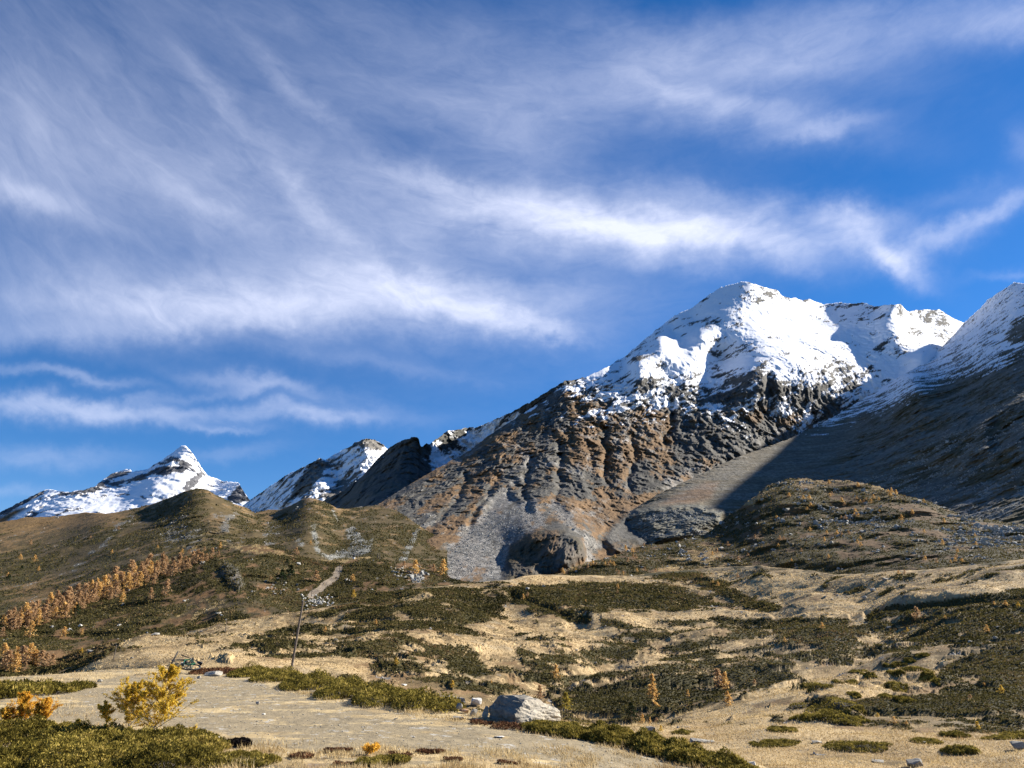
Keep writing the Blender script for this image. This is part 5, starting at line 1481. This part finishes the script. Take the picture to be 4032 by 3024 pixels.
juniper("rust-red bilberry patch in the dry grass at the bottom edge", [(1330, 2962, 70, .35, .06), (1690, 2968, 80, .3, .06), (1560, 2975, 110, .3, .05), (1180, 2985, 70, .25, .06), (1800, 3000, 100, .25, .05), (2020, 3010, 90, .25, .05), (1350, 3015, 80, .2, .05)], 9000, .026, HEATH_RED, cat="heath", name="heath_shrub", seed=13)
for k, (lab, spots) in enumerate([("broad dark juniper on the lower right meadow, ragged on top", [(3370, 2942, 115, 1.8, .85), (3300, 2945, 70, 1.4, .5), (3440, 2948, 60, 1.2, .5)]),
                                  ("round dark juniper standing alone in the lower right straw", [(3780, 2966, 56, .9, .85), (3745, 2962, 30, .6, .7)]),
                                  ("juniper at the knoll's end beside the pale slab, lower right", [(3080, 2930, 70, 1.5, .4), (3020, 2935, 60, 1.2, .3)]),
                                  ("flat juniper at the left of the lower meadow's shrub row", [(3080, 2880, 70, 1.8, .6)]), ("spiky juniper behind the flat green slab in the lower meadow", [(2690, 2886, 60, 1.2, .5)]),
                                  ("flat grey-green juniper left of the round one in the lower right straw", [(3640, 2922, 60, 1.2, .4)]), ("dull grey shrub above the round juniper at the lower right", [(3760, 2898, 40, 1.0, .7)]),
                                  ("dark juniper cut by the right frame edge above the grey rock", [(4020, 2900, 90, 1.6, .6), (3930, 2912, 60, 1.2, .5)])]):
    r_ = np.random.default_rng(700 + k)
    spots = [(u, v, hw * .8, hd, h * .62) for u, v, hw, hd, h in spots] + [(u + r_.uniform(-1, 1) * hw, v + r_.uniform(-8, 4), hw * r_.uniform(.3, .6), hd * .6, h * r_.uniform(.25, .7)) for u, v, hw, hd, h in spots for _ in range(3)]
    juniper(lab, spots, 6500, .11, seed=20 + k, spike=1.0)
for k, (u, v, hw, h, lab) in enumerate([(3365, 2645, 16, .5, "little dark shrub high on the pale slope, left of a pair"), (3395, 2643, 12, .4, "little brown shrub high on the pale slope, right of a pair"), (3418, 2662, 18, .7, "dark shrub on the pale slope below a little pair"), (3294, 2686, 16, .4, "small flat shrub on the pale slope's left"), (3358, 2688, 16, .4, "small shrub midway down the pale slope"),
                                        (3208, 2706, 42, .9, "broad green shrub mound at the left of the pale slope"), (3530, 2620, 34, .8, "dark shrub at the pale slope's upper edge"), (3580, 2602, 22, .7, "round shrub at the top of the pale slope"), (3640, 2582, 26, .8, "shrub on the crest of the pale slope under the gully"), (3535, 2648, 26, .6, "dark shrub with a trail beside it on the pale slope"), (3600, 2640, 44, .9, "long dark shrub at the middle of the pale slope"),
                                        (3640, 2660, 28, .7, "dark shrub right of the middle of the pale slope"), (3515, 2706, 52, .9, "largest long shrub on the pale slope, with a shadow tail"), (3664, 2684, 22, .6, "small shrub by the juniper slope's upper edge"), (3370, 2738, 18, .5, "small green shrub low on the pale slope"), (3480, 2746, 30, .6, "low shrub under the largest long one"), (3560, 2760, 40, .7, "spreading shrub at the pale slope's foot"), (3385, 2792, 18, .4, "tiny shrub beside the wide flat mound"),
                                        (3262, 2784, 104, .9, "wide flat shrub mound low on the pale slope"), (3180, 2830, 50, .7, "dark shrub below the wide flat mound, left"), (3270, 2812, 60, .7, "shrub just under the wide flat mound"), (3320, 2838, 70, .8, "shrub group above the lower right meadow")]):
    r_ = np.random.default_rng(800 + k)
    juniper(lab, [(u, v, hw * .8, max(1.0, .03 * hw), h * .7)] + [(u + r_.uniform(-1.2, 1.2) * hw, v + r_.uniform(-4, 3), hw * r_.uniform(.3, .6), 1.0, h * r_.uniform(.3, .7)) for _ in range(4)], 2200, .19, cat="shrub", name="dwarf_shrub", group="separate shrubs on the pale slope", seed=60 + k)

# ------------------------------------------------------------------ young larches by the path
NEEDLE = leaf_mat("sapling_needles_yellow", [(.16, .12, .016), (.48, .34, .04), (.74, .51, .07), (.90, .70, .18)], .6)
NEEDLE_O = leaf_mat("sapling_needles_orange", [(.40, .21, .03), (.72, .42, .06), (.88, .58, .10)], .55)
TWIG = stone_mat("pale_larch_bark", (.20, .15, .10), (.62, .54, .46), 14.0, bump=.3, dist=.005)


def sapling(label, u, v, path_px, seed, mat, branches, radius, reach, needle=.032, per=70, up=0.0):
    """Young larch: stem through pixel offsets, boughs rising along it, tufts of needles on every bough."""
    r = np.random.default_rng(seed)
    loc, _ = hit(u, v)
    m = metres(1, loc)
    path = np.array([(a * m, r.normal() * .02, b * m) for a, b in path_px])
    tt = np.linspace(0, 1, len(path))
    fine = np.linspace(0, 1, 24)
    path = np.stack([np.interp(fine, tt, path[:, k]) for k in range(3)], 1)
    path[1:-1] += .25 * (path[:-2] + path[2:] - 2 * path[1:-1])
    root = thing("larch_sapling", label, "sapling", loc)
    wood = Build().tube(path, np.linspace(radius, .004, 24), 7)
    P_, A_, T_ = [], [], []
    for k in range(branches):
        t = r.uniform(.10, .97)
        o = np.array([np.interp(t, fine, path[:, j]) for j in range(3)])
        az = r.random() * 6.28
        L = reach * (1.10 - t) ** .85 * r.uniform(.45, 1.1)
        d_ = np.array([math.cos(az), math.sin(az), r.uniform(.05, .8) + .35 * t + up])
        d_ /= np.linalg.norm(d_)
        s_ = np.linspace(0, 1, 7)[:, None]
        br = o + d_ * L * s_ + np.array([0, 0, .10 * L]) * s_ ** 2 + r.normal(size=(7, 3)) * .012 * s_
        wood.tube(br, np.linspace(.0055, .0015, 7), 4)
        sub = [br]
        for _ in range(3):
            q = br[r.integers(2, 6)]
            d2 = unit(d_ + r.normal(size=3) * .7 + [0, 0, .2])
            tw = q + d2 * L * r.uniform(.2, .45) * s_
            wood.tube(tw, np.linspace(.003, .001, 7), 3); sub.append(tw)
        for j, b in enumerate(sub):
            n = per if j == 0 else per // 2
            f = r.random(n) ** .8
            q = np.stack([np.interp(f, s_[:, 0], b[:, i]) for i in range(3)], 1)
            P_.append(q + r.normal(size=q.shape) * .006)
            A_.append(unit(unit(b[-1] - b[0]) * .55 + r.normal(size=q.shape) * .75))
            T_.append(np.clip(r.normal(.5, .12) + .16 * r.normal(size=n), 0, 1))
    n = 160
    f = .45 + .55 * r.random(n)
    P_.append(np.stack([np.interp(f, fine, path[:, j]) for j in range(3)], 1)); A_.append(unit(r.normal(size=(n, 3)) + [0, 0, .5])); T_.append(np.clip(r.normal(.6, .15, n), 0, 1))
    P_, A_, T_ = map(np.concatenate, (P_, A_, T_))
    V, Fc = sprays(P_, A_, needle * r.uniform(.7, 1.4, len(P_)), needle * r.uniform(.28, .45, len(P_)), r)
    link("stem", wood.mesh("stem", TWIG), root)
    link("needles", raw_mesh("needles", V, Fc, mat, False, np.repeat(T_, 4)), root)
    return root


sapling("yellow larch sapling with a crooked stem in front of the bicycle, tallest of its group", 588, 2905, [(0, 0), (14, 40), (40, 80), (46, 125), (38, 175), (36, 215), (42, 250)], 41, NEEDLE, 64, .018, .74, needle=.027, per=135)
sapling("yellow larch sapling left of the tallest one, forked and shorter", 505, 2898, [(0, 0), (-2, 50), (2, 95), (8, 130), (12, 165), (8, 190)], 42, NEEDLE, 44, .012, .66, needle=.027, per=130)
sapling("bushy low yellow sapling leaning left beside the forked one", 440, 2900, [(0, 0), (-25, 40), (-40, 80), (-45, 120)], 44, NEEDLE, 18, .008, .42, needle=.027, per=110)
sapling("bright orange larch sapling near the left frame edge, with one tall spike", 72, 2880, [(0, 0), (0, 60), (4, 135)], 45, NEEDLE_O, 28, .008, .40, up=1.0, per=110)
sapling("orange larch sapling right of the spiked one at the left edge", 140, 2885, [(0, 0), (8, 50), (18, 105)], 46, NEEDLE_O, 30, .007, .46, up=.8, per=110)
sapling("short orange sapling cut by the left frame edge", 12, 2885, [(0, 0), (-3, 40), (-4, 72)], 47, NEEDLE_O, 20, .006, .36, up=.9, per=90)
sapling("thin yellow-green larch shoot leaning right out of the juniper", 715, 2925, [(0, 0), (20, 25), (52, 62)], 48, NEEDLE, 5, .005, .12, per=40)
sapling("dark green spindly shoot rising from the juniper left of the saplings", 300, 2890, [(0, 0), (0, 30), (2, 52)], 49, GREEN, 8, .005, .09, per=40)
sapling("small orange larch seedling lying in dry grass at the bottom", 1440, 2972, [(0, 0), (20, 14), (46, 30)], 50, NEEDLE_O, 14, .005, .16, per=50)
sapling("small orange larch seedling against the boulder's lit face", 2150, 2842, [(0, 0), (3, 16), (4, 36)], 51, NEEDLE_O, 14, .006, .22, per=50)
sapling("tiny yellow seedling beside the round white-marked rock", 2602, 2882, [(0, 0), (0, 10), (0, 24)], 52, NEEDLE, 10, .006, .3, needle=.06, per=30)

# ------------------------------------------------------------------ dry grass and pebbles on the knoll
STRAW = leaf_mat("dry_grass_blades", [(.26, .17, .075), (.48, .36, .18), (.68, .55, .32)], .3)


def grass():
    r = np.random.default_rng(77)
    KPf = KP.reshape(-1, 3)
    u, v = project(KPf)
    rows = KP.shape[0]
    ok = np.zeros(KP.shape[:2], bool); ok[:rows - 12] = True
    bare = soil_field(u, v)
    fringe = np.maximum.reduce([line(u, v, [(1000, 2676), (1200, 2730), (1400, 2770), (1600, 2800), (1850, 2845), (2060, 2866), (2300, 2912), (2560, 2968), (2750, 3020)], 15) * .9, sstep(v, 2935, 2970) * (u < 2350) * .95,
                                .75 * line(u, v, [(2350, 2960), (2600, 3010), (2800, 3060)], 30), .35 * (1 - bare)])
    f = KP.reshape(-1, 3)
    clump = fbm(flat(f), .8, 4, .65)
    wgt = np.clip(fringe * (.40 + 1.5 * clump), 0, 1) * ok.reshape(-1) * (v < 3200)
    wgt *= np.clip(f[:, 1] / 14, .6, 2.5)
    k = r.choice(len(f), 60000, p=wgt / wgt.sum())
    p = f[k] + r.normal(size=(len(k), 3)) * [.02, .03, 0]
    h = (.03 + .075 * r.random(len(k)) ** 1.8) * np.clip(.8 + .8 * clump[k], .4, 1.8)
    ax = unit(r.normal(size=(len(k), 3)) * [.42, .42, .1] + [-.15, 0, 1])
    V, Fc = sprays(p, ax, h, .0045 + p[:, 1] * .00035, r)
    t = np.clip(.5 + .35 * fbm(p, 1.5, 3, .6, off=4) + .2 * r.normal(size=len(k)), 0, 1)
    # meadow nearest the knoll
    vf, vu = VP.reshape(-1, 3), project(VP.reshape(-1, 3))
    wv_ = np.clip(VC['grass'] - VC['shrub'], 0, 1) * (vf[:, 1] < 120) * (vf[:, 1] > 30) * (vu[1] < 3120) * (vu[0] > 2150)
    k2 = r.choice(len(vf), 42000, p=wv_ / wv_.sum())
    p2 = vf[k2] + r.normal(size=(len(k2), 3)) * [.05, .12, 0]
    V2, F2 = sprays(p2, unit(r.normal(size=(len(k2), 3)) * [.5, .5, .1] + [-.15, 0, 1]), (.10 + .16 * r.random(len(k2))) * np.clip(p2[:, 1] / 60, .8, 1.7), .012 + p2[:, 1] * .0004, r)
    t2 = np.clip(.5 + .45 * fbm(p2, 4, 4, .6, off=4) + .16 * r.normal(size=len(k2)), 0, 1)
    V, Fc, t = np.concatenate([V, V2]), np.concatenate([Fc, F2 + len(V)]), np.concatenate([t, t2]); k = np.concatenate([k, k2])
    o = link("dry_grass", raw_mesh("dry_grass", V, Fc, STRAW, False, np.repeat(t, 4)))
    tag(o, "straw coloured dry grass fringing the bare knoll and lower meadow", "grass", kind='stuff')
    # pebbles
    w2 = np.clip(bare, 0, 1) * ok.reshape(-1) * (v < 3200)
    k = r.choice(len(f), 1300, p=w2 / w2.sum())
    me = rock_mesh("tmp", 900, PALE, 10, .5)
    me.calc_loop_triangles()
    bv = np.array([x.co for x in me.vertices]); bf = np.array([t.vertices[:] for t in me.loop_triangles])
    s_ = (.010 + .020 * r.random(len(k)) ** 3) * np.clip(f[k][:, 1] / 14, .8, 1.8)
    a = r.random(len(k)) * 6.28
    c_, n_ = np.cos(a), np.sin(a)
    X = bv[None, :, 0] * c_[:, None] - bv[None, :, 1] * n_[:, None]; Y = bv[None, :, 0] * n_[:, None] + bv[None, :, 1] * c_[:, None]
    V = np.stack([X, Y, np.broadcast_to(bv[None, :, 2], X.shape)], 2) * s_[:, None, None] * r.uniform(.6, 1.4, (len(k), 1, 3)) + f[k][:, None] + [0, 0, .004]
    Fc = (bf[None] + (np.arange(len(k)) * len(bv))[:, None, None]).reshape(-1, 3)
    o = link("pebbles", raw_mesh("pebbles", V.reshape(-1, 3), Fc, PALE))
    tag(o, "pale pebbles scattered on the bare gravelly knoll", "pebbles", kind='stuff')


grass()

# ------------------------------------------------------------------ the big boulder and the stones beside it
BOULDER = stone_mat("boulder_stone", (.075, .070, .060), (.29, .27, .225), 1.6, [((.50, .47, .39), .60), ((.05, .05, .05), .66)], .8, .05)
BOULDER_LIT = stone_mat("boulder_sunlit_face", (.22, .19, .145), (.50, .445, .35), 2.2, [((.14, .14, .13), .63)], .8, .04)


def hull_rock(name, pts, mat, seed, cuts=7, amp=.03):
    bm = bmesh.new()
    for q in pts:
        bm.verts.new(q)
    res = bmesh.ops.convex_hull(bm, input=bm.verts)
    bmesh.ops.delete(bm, geom=[g for g in res['geom_interior'] if isinstance(g, bmesh.types.BMVert)], context='VERTS')
    bmesh.ops.triangulate(bm, faces=bm.faces)
    bmesh.ops.subdivide_edges(bm, edges=bm.edges, cuts=cuts, use_grid_fill=True)
    bm.normal_update()
    co = np.array([v.co for v in bm.verts]); no = np.array([v.normal for v in bm.verts])
    d_ = fbm(stretch(co, 1.6, 1.6, .5, -.15), .45, 5, .6, off=seed) * amp + fbm(stretch(co, 2, 2, .35, -.2), .22, 3, .6, ridged=True, off=seed) * amp * .3
    for v, x, q in zip(bm.verts, d_, no):
        v.co += Vector(q) * float(x)
    me = bpy.data.meshes.new(name)
    bm.to_mesh(me); bm.free()
    me.materials.append(mat)
    return me


loc, _ = hit(2060, 2838)
ms = metres(275, loc) / 1.9
bo = link("boulder", hull_rock("boulder", np.array([(-.10, -.80, -.1), (-.22, -.78, .25), (.04, -.40, .60), (-.95, .15, -.1), (-.90, .2, .33), (-.72, .3, .68), (-.42, .15, .70), (.98, .28, -.1), (1.0, .28, .16), (.82, .12, .33), (.80, .15, .49), (.45, .12, .60), (.3, -.46, .2), (.0, .8, .62), (0, .95, -.1), (-.75, .95, -.1), (.75, .9, -.1)]) * [1, 1, .9] * ms, BOULDER, 4, 12, .055))
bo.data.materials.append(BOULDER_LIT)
for pl in bo.data.polygons:      # sunlight on the right-hand face, put into a paler stone colour
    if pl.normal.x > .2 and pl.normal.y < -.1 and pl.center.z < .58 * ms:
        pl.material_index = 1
bo.location = loc
tag(bo, "big angular boulder at the knoll's edge, shaded left face, sunlit right face", "boulder")


def stone(name, label, u, v, w_, h_, mat, seed, tilt=(0, 0, 0), squash=1.0, deep=.8):
    loc, _ = hit(u, v)
    m = metres(1, loc)
    r = np.random.default_rng(seed)
    pts = unit(r.normal(size=(15, 3))) * r.uniform(.8, 1.05, (15, 1))
    pts = np.sign(pts) * np.abs(pts) ** .8 * [w_ * m / 2, w_ * m / 2 * deep, h_ * m / 2]
    o = link(name, hull_rock(name, pts, mat, seed, 4, .02 * w_ * m))
    o.location = loc + Vector((0, 0, h_ * m * .38)); o.rotation_euler = tilt
    return tag(o, label, "stone")


stone("stone", "white topped stone behind the juniper left of the big boulder", 1875, 2778, 52, 34, WHITE, 61)
stone("stone", "pale stone at the end of the juniper bed, left of the rusty one", 1806, 2798, 38, 34, PALE, 62)
stone("stone", "rust coloured flat stone left of the big boulder", 1828, 2808, 46, 20, RUSTY, 63)
stone("stone", "small split stone between the rusty stone and the upright slab", 1865, 2818, 34, 30, PALE, 64)
stone("stone_slab", "upright thin slab leaning against the big boulder's dark end", 1912, 2832, 26, 62, PALE, 65, (0, .3, .3), deep=.5)
stone("stone_slab", "pale flat outcrop breaking through the grass left of the boulder", 1800, 2832, 70, 14, PALE, 66)
stone("stone_slab", "long grey slab half sunk in the juniper bed", 1790, 2762, 120, 30, GREY, 67, (0, .22, 0), deep=.3)
stone("stone", "small grey stone at the juniper bed's front edge under the pole", 1170, 2690, 26, 30, GREY, 68)
stone("stone", "bright white stone on the pale grass below the juniper bed", 1231, 2711, 24, 13, WHITE, 69)
stone("stone", "white flat stone lying in the juniper bed", 1590, 2700, 30, 8, WHITE, 70)
stone("stone", "small white stone at the left edge of the bare ground's middle", 1014, 2775, 20, 16, PALE, 71)
stone("stone", "flat white stone on the bare ground, left part, alone", 1038, 2815, 16, 8, WHITE, 72)
stone("stone", "pale stone half buried at the left frame edge beside orange saplings", 20, 2815, 90, 26, PALE, 73)
stone("stone", "pale stone in red heath at the left juniper", 178, 2732, 40, 18, PALE, 74)
stone("stone_slab", "pale crumbly outcrop beside the bicycle's rear wheel", 840, 2662, 90, 22, PALE, 75, deep=.5)
stone("stone", "small dark stone in front of the crumbly outcrop by the bicycle", 783, 2672, 18, 14, GREY, 76)
stone("stone", "dark stone on the left of the bare ground behind the saplings", 392, 2686, 26, 14, GREY, 77)
stone("stone", "small pale stone on the gravel's far middle", 1560, 2835, 22, 8, PALE, 78)
stone("stone_slab", "white cracked patch of rock on the bare ground near the boulder", 1965, 2905, 50, 8, WHITE, 79)
stone("stone", "rounded grey stone in the dry grass at the right juniper's foot", 2555, 2952, 40, 22, PALE, 80)
stone("stone_slab", "flat grey stone at the bottom edge below centre", 1560, 2962, 60, 18, GREY, 81)
stone("stone_slab", "long pale slab flush with the ground at the bottom", 1720, 2962, 70, 8, PALE, 82)
stone("stone", "rounded rock with a white blotch at the lower meadow's edge", 2563, 2884, 48, 30, GREY, 83)
stone("stone_slab", "large flat greenish slab in the lower meadow", 2760, 2922, 150, 14, GREY, 84, (0, .02, 0))
stone("stone", "pale angular stone at the bottom right of the knoll", 2958, 3020, 46, 28, WHITE, 85)
stone("stone", "small pale stone beside the angular one at the knoll's bottom right", 2925, 3012, 26, 18, PALE, 86)
stone("stone", "dark rock with a pale patch at the lower right bottom edge", 3600, 3018, 70, 36, GREY, 87)
stone("stone", "grey streaked rock at the right frame edge", 4010, 2950, 70, 36, GREY, 88)
stone("stone_slab", "flat greenish slab in straw left of the dark bottom rock", 3460, 3000, 70, 8, GREY, 89)
stone("stone_slab", "pale flat slab above the lower right straw", 3215, 2925, 50, 10, PALE, 90)
stone("stone", "small pale stone left of the round juniper", 3643, 2930, 20, 12, PALE, 91)
stone("stone", "tan split stump-like rock beside the dark dead shrub", 822, 2916, 30, 44, PALE, 92, (0, .1, .4))
stone("stone", "pale slanted rock leaning by the stump-like rock", 850, 2922, 34, 26, PALE, 93, (0, -.5, .2))
stone("stone", "small brown stone in front of the dark dead shrub", 875, 2940, 18, 14, RUSTY, 94)

# the nearly black dead shrub low on the ground
BLACK = leaf_mat("dead_twigs", [(.004, .003, .004), (.012, .009, .009), (.05, .042, .036)], 0.0)
juniper("nearly black ragged dead shrub low on the bare ground by the near juniper", [(932, 2935, 42, .22, .17), (962, 2938, 26, .18, .10), (905, 2938, 22, .18, .08)], 4200, .03, BLACK, cat="dead shrub", name="dead_shrub", seed=31, spike=.8)

# ------------------------------------------------------------------ poles, hut
def pole(label, u, v, h, lean, top_px, group=None, cross=False):
    loc, _ = hit(u, v)
    m = metres(1, loc)
    H = h * m
    root = thing("wooden_pole", label, "pole", loc, group=group)
    p = np.array([(lean * H * t, 0, -.3 + (H + .3) * t) for t in np.linspace(0, 1, 10)])
    link("shaft", Build().tube(p, np.linspace(top_px * m * .58, top_px * m * .42, 10), 10).mesh("shaft", WOOD_GREY), root)
    cap = Build().tube(np.array([p[-1] - [0, 0, .05], p[-1] + [0, 0, .12], p[-1] + [0, 0, .22]]), np.array([.46, .40, .05]) * top_px * m, 10)
    link("cap", cap.mesh("cap", WOOD_GREY), root)
    if cross:
        link("insulator", Build().box(p[-2], np.array([.5, 0, 0]) * 3 * m, np.array([0, .5, 0]) * 2 * m, np.array([0, 0, .5]) * 2 * m).mesh("insulator", WOOD_GREY), root)
    return root


pole("tall leaning grey wooden pole behind the juniper bed", 1143, 2655, 275, .10, 8.5)
pole("short distant wooden pole on the left meadow behind the saplings", 446, 2598, 52, .08, 3.4, cross=True)
pole("thin pale distant pole on the upper left meadow", 887, 2488, 42, 0, 3.0, cross=True)
pole("pale pole beside the top of the stony track", 1336, 2258, 32, .02, 2.6, cross=True)
pole("thin pole at the foot of the stony track", 1226, 2350, 36, .02, 2.2, cross=True)
pole("pair-forming pale post on the rim below the rusty slope, left", 1487, 2200, 22, 0, 2.6, "pale posts on the rim")
pole("pair-forming pale post on the rim below the rusty slope, right", 1494, 2200, 20, .1, 2.6, "pale posts on the rim")
pole("thin post on the rim right of the small white hut", 1408, 2204, 26, 0, 2.0)
WHITEWASH = plain_mat("whitewashed_wall", (.72, .71, .68), .8); DARKROOF = plain_mat("dark_roof", (.03, .03, .032), .7)
loc, _ = hit(1393, 2201)
m = metres(1, loc)
hut = thing("hut", "tiny white hut with a dark top on the rim of the near hill", "hut", loc)
link("wall", Build().box(np.array([0, 0, 3.5 * m]), np.array([4 * m, 0, 0]), np.array([0, 4 * m, 0]), np.array([0, 0, 4 * m])).mesh("wall", WHITEWASH, False), hut)
b_ = Build().box(np.array([0, 0, 10 * m]), np.array([4.4 * m, 0, 0]), np.array([0, 4.4 * m, 0]), np.array([0, 0, 2.6 * m]))
b_.add(np.array([(-5, -5, 12.5), (5, -5, 12.5), (5, 5, 12.5), (-5, 5, 12.5), (0, -5, 15.5), (0, 5, 15.5)]) * m, np.array([(0, 1, 4, 4), (2, 3, 5, 5), (1, 2, 5, 4), (3, 0, 4, 5), (0, 3, 2, 1)]))
link("roof", b_.mesh("roof", DARKROOF, False), hut)

# ------------------------------------------------------------------ the bicycle lying on the knoll
BLK = plain_mat("black_rubber", (.012, .012, .013), .7); GRN = plain_mat("green_paint", (.012, .10, .035), .3, vary=.4); STEEL = plain_mat("bright_steel", (.30, .30, .31), .3, .9); DKP = plain_mat("black_paint", (.015, .016, .017), .35)
loc, _ = hit(716, 2652)
m = metres(1, loc)
bike = thing("bicycle", "black and green bicycle lying on its side on the knoll, front wheel up", "bicycle", loc)
O = np.array([-56 * m, .35, 46 * m])                       # front hub
A = unit(np.array([.83, -.50, -.185])); B_ = np.array([.30, .90, .16]); B_ = unit(B_ - A * (A @ B_)); Cn = np.cross(A, B_)
W = lambda a, b, c=0.0: O + A * a + B_ * b + Cn * c
fr = unit(np.array([.42, -.1, .9])); fd = unit(np.array([-.36, .93, -.02])); fd = unit(fd - fr * (fr @ fd)); fn = np.cross(fr, fd)


def wheel(name, c, x, y, n_):
    rim = link(name, Build().ring(c, x, y, .315, .014).mesh(name, DKP), bike)
    link("tyre", Build().ring(c, x, y, .345, .027, 40).mesh("tyre", BLK), rim)
    sp_ = Build()
    for k in range(20):
        a = k * math.pi / 10
        sp_.tube(np.array([c + n_ * .02 * (-1) ** k, c + (math.cos(a) * x + math.sin(a) * y) * .31]), [.0025, .0025], 3)
    sp_.tube(np.array([c - n_ * .06, c + n_ * .06]), [.025, .025], 8)
    link("spokes", sp_.mesh("spokes", STEEL), rim)


wheel("front_wheel", O, fr, fd, fn)
wheel("rear_wheel", W(1.08, .0), A, B_, Cn)
fb = Build()
head_t, head_b, bb, seat_t, hub = W(.22, .56), W(.16, .40), W(.66, -.03), W(.78, .42), W(1.08, 0)
for a, b, r0 in ((head_t, seat_t, .022), (head_b, bb, .032), (bb, seat_t, .02), (head_t, head_b, .026)):
    fb.tube(np.array([a, (a + b) / 2, b]), [r0] * 3, 8)
for s_ in (-.05, .05):
    fb.tube(np.array([bb + Cn * s_, hub + Cn * s_ * 1.2]), [.014, .011], 6); fb.tube(np.array([seat_t + Cn * s_ * .4, hub + Cn * s_ * 1.2]), [.012, .010], 6)
link("frame", fb.mesh("frame", GRN), bike)
fk = Build()
for s_ in (-.06, .06):
    fk.tube(np.array([O + fn * s_, O + fn * s_ + (head_b - O) * .5, head_b + fn * s_ * .6]), [.014, .018, .018], 6)
link("fork", fk.mesh("fork", DKP), bike)
hb = Build()
c0 = W(.18, .68)
hb.tube(np.array([head_t, c0]), [.02, .02], 7)
hb.tube(np.array([c0 - fn * .36 - A * .04, c0 - fn * .12, c0 + fn * .12, c0 + fn * .36 - A * .04]), [.016, .014, .014, .016], 7)
bar = link("handlebar", hb.mesh("handlebar", DKP), bike)
for s_ in (-1, 1):
    link("grip", Build().tube(np.array([c0 + fn * .26 * s_ - A * .025, c0 + fn * .40 * s_ - A * .045]), [.022, .022], 8).mesh("grip", BLK), bar)
sd = Build()
sp0 = seat_t + (seat_t - bb) * .35
sd.tube(np.array([sp0 + A * .13, sp0 + A * .08, sp0, sp0 - A * .14]), [.03, .075, .055, .018], 8)
sad = link("saddle", sd.mesh("saddle", BLK), bike)
link("seat_post", Build().tube(np.array([seat_t, sp0]), [.014, .014], 7).mesh("seat_post", STEEL), sad)
ck = Build().ring(bb + Cn * .06, A, B_, .085, .008, 24, 4).tube(np.array([bb + Cn * .08, bb + Cn * .08 + A * .17]), [.012, .010], 6).tube(np.array([bb - Cn * .08, bb - Cn * .08 - A * .17]), [.012, .010], 6)
crk = link("crank", ck.mesh("crank", STEEL), bike)
for s_ in (-1, 1):
    link("pedal", Build().box(bb + (Cn * .13 + A * .17) * s_, A * .045, B_ * .035, Cn * .05).mesh("pedal", BLK), crk)
for p in sum(PROTO.values(), []):         # prototypes that found no place
    if p.name not in USED:
        for ch in list(p.children):
            bpy.data.objects.remove(ch)
        bpy.data.objects.remove(p)
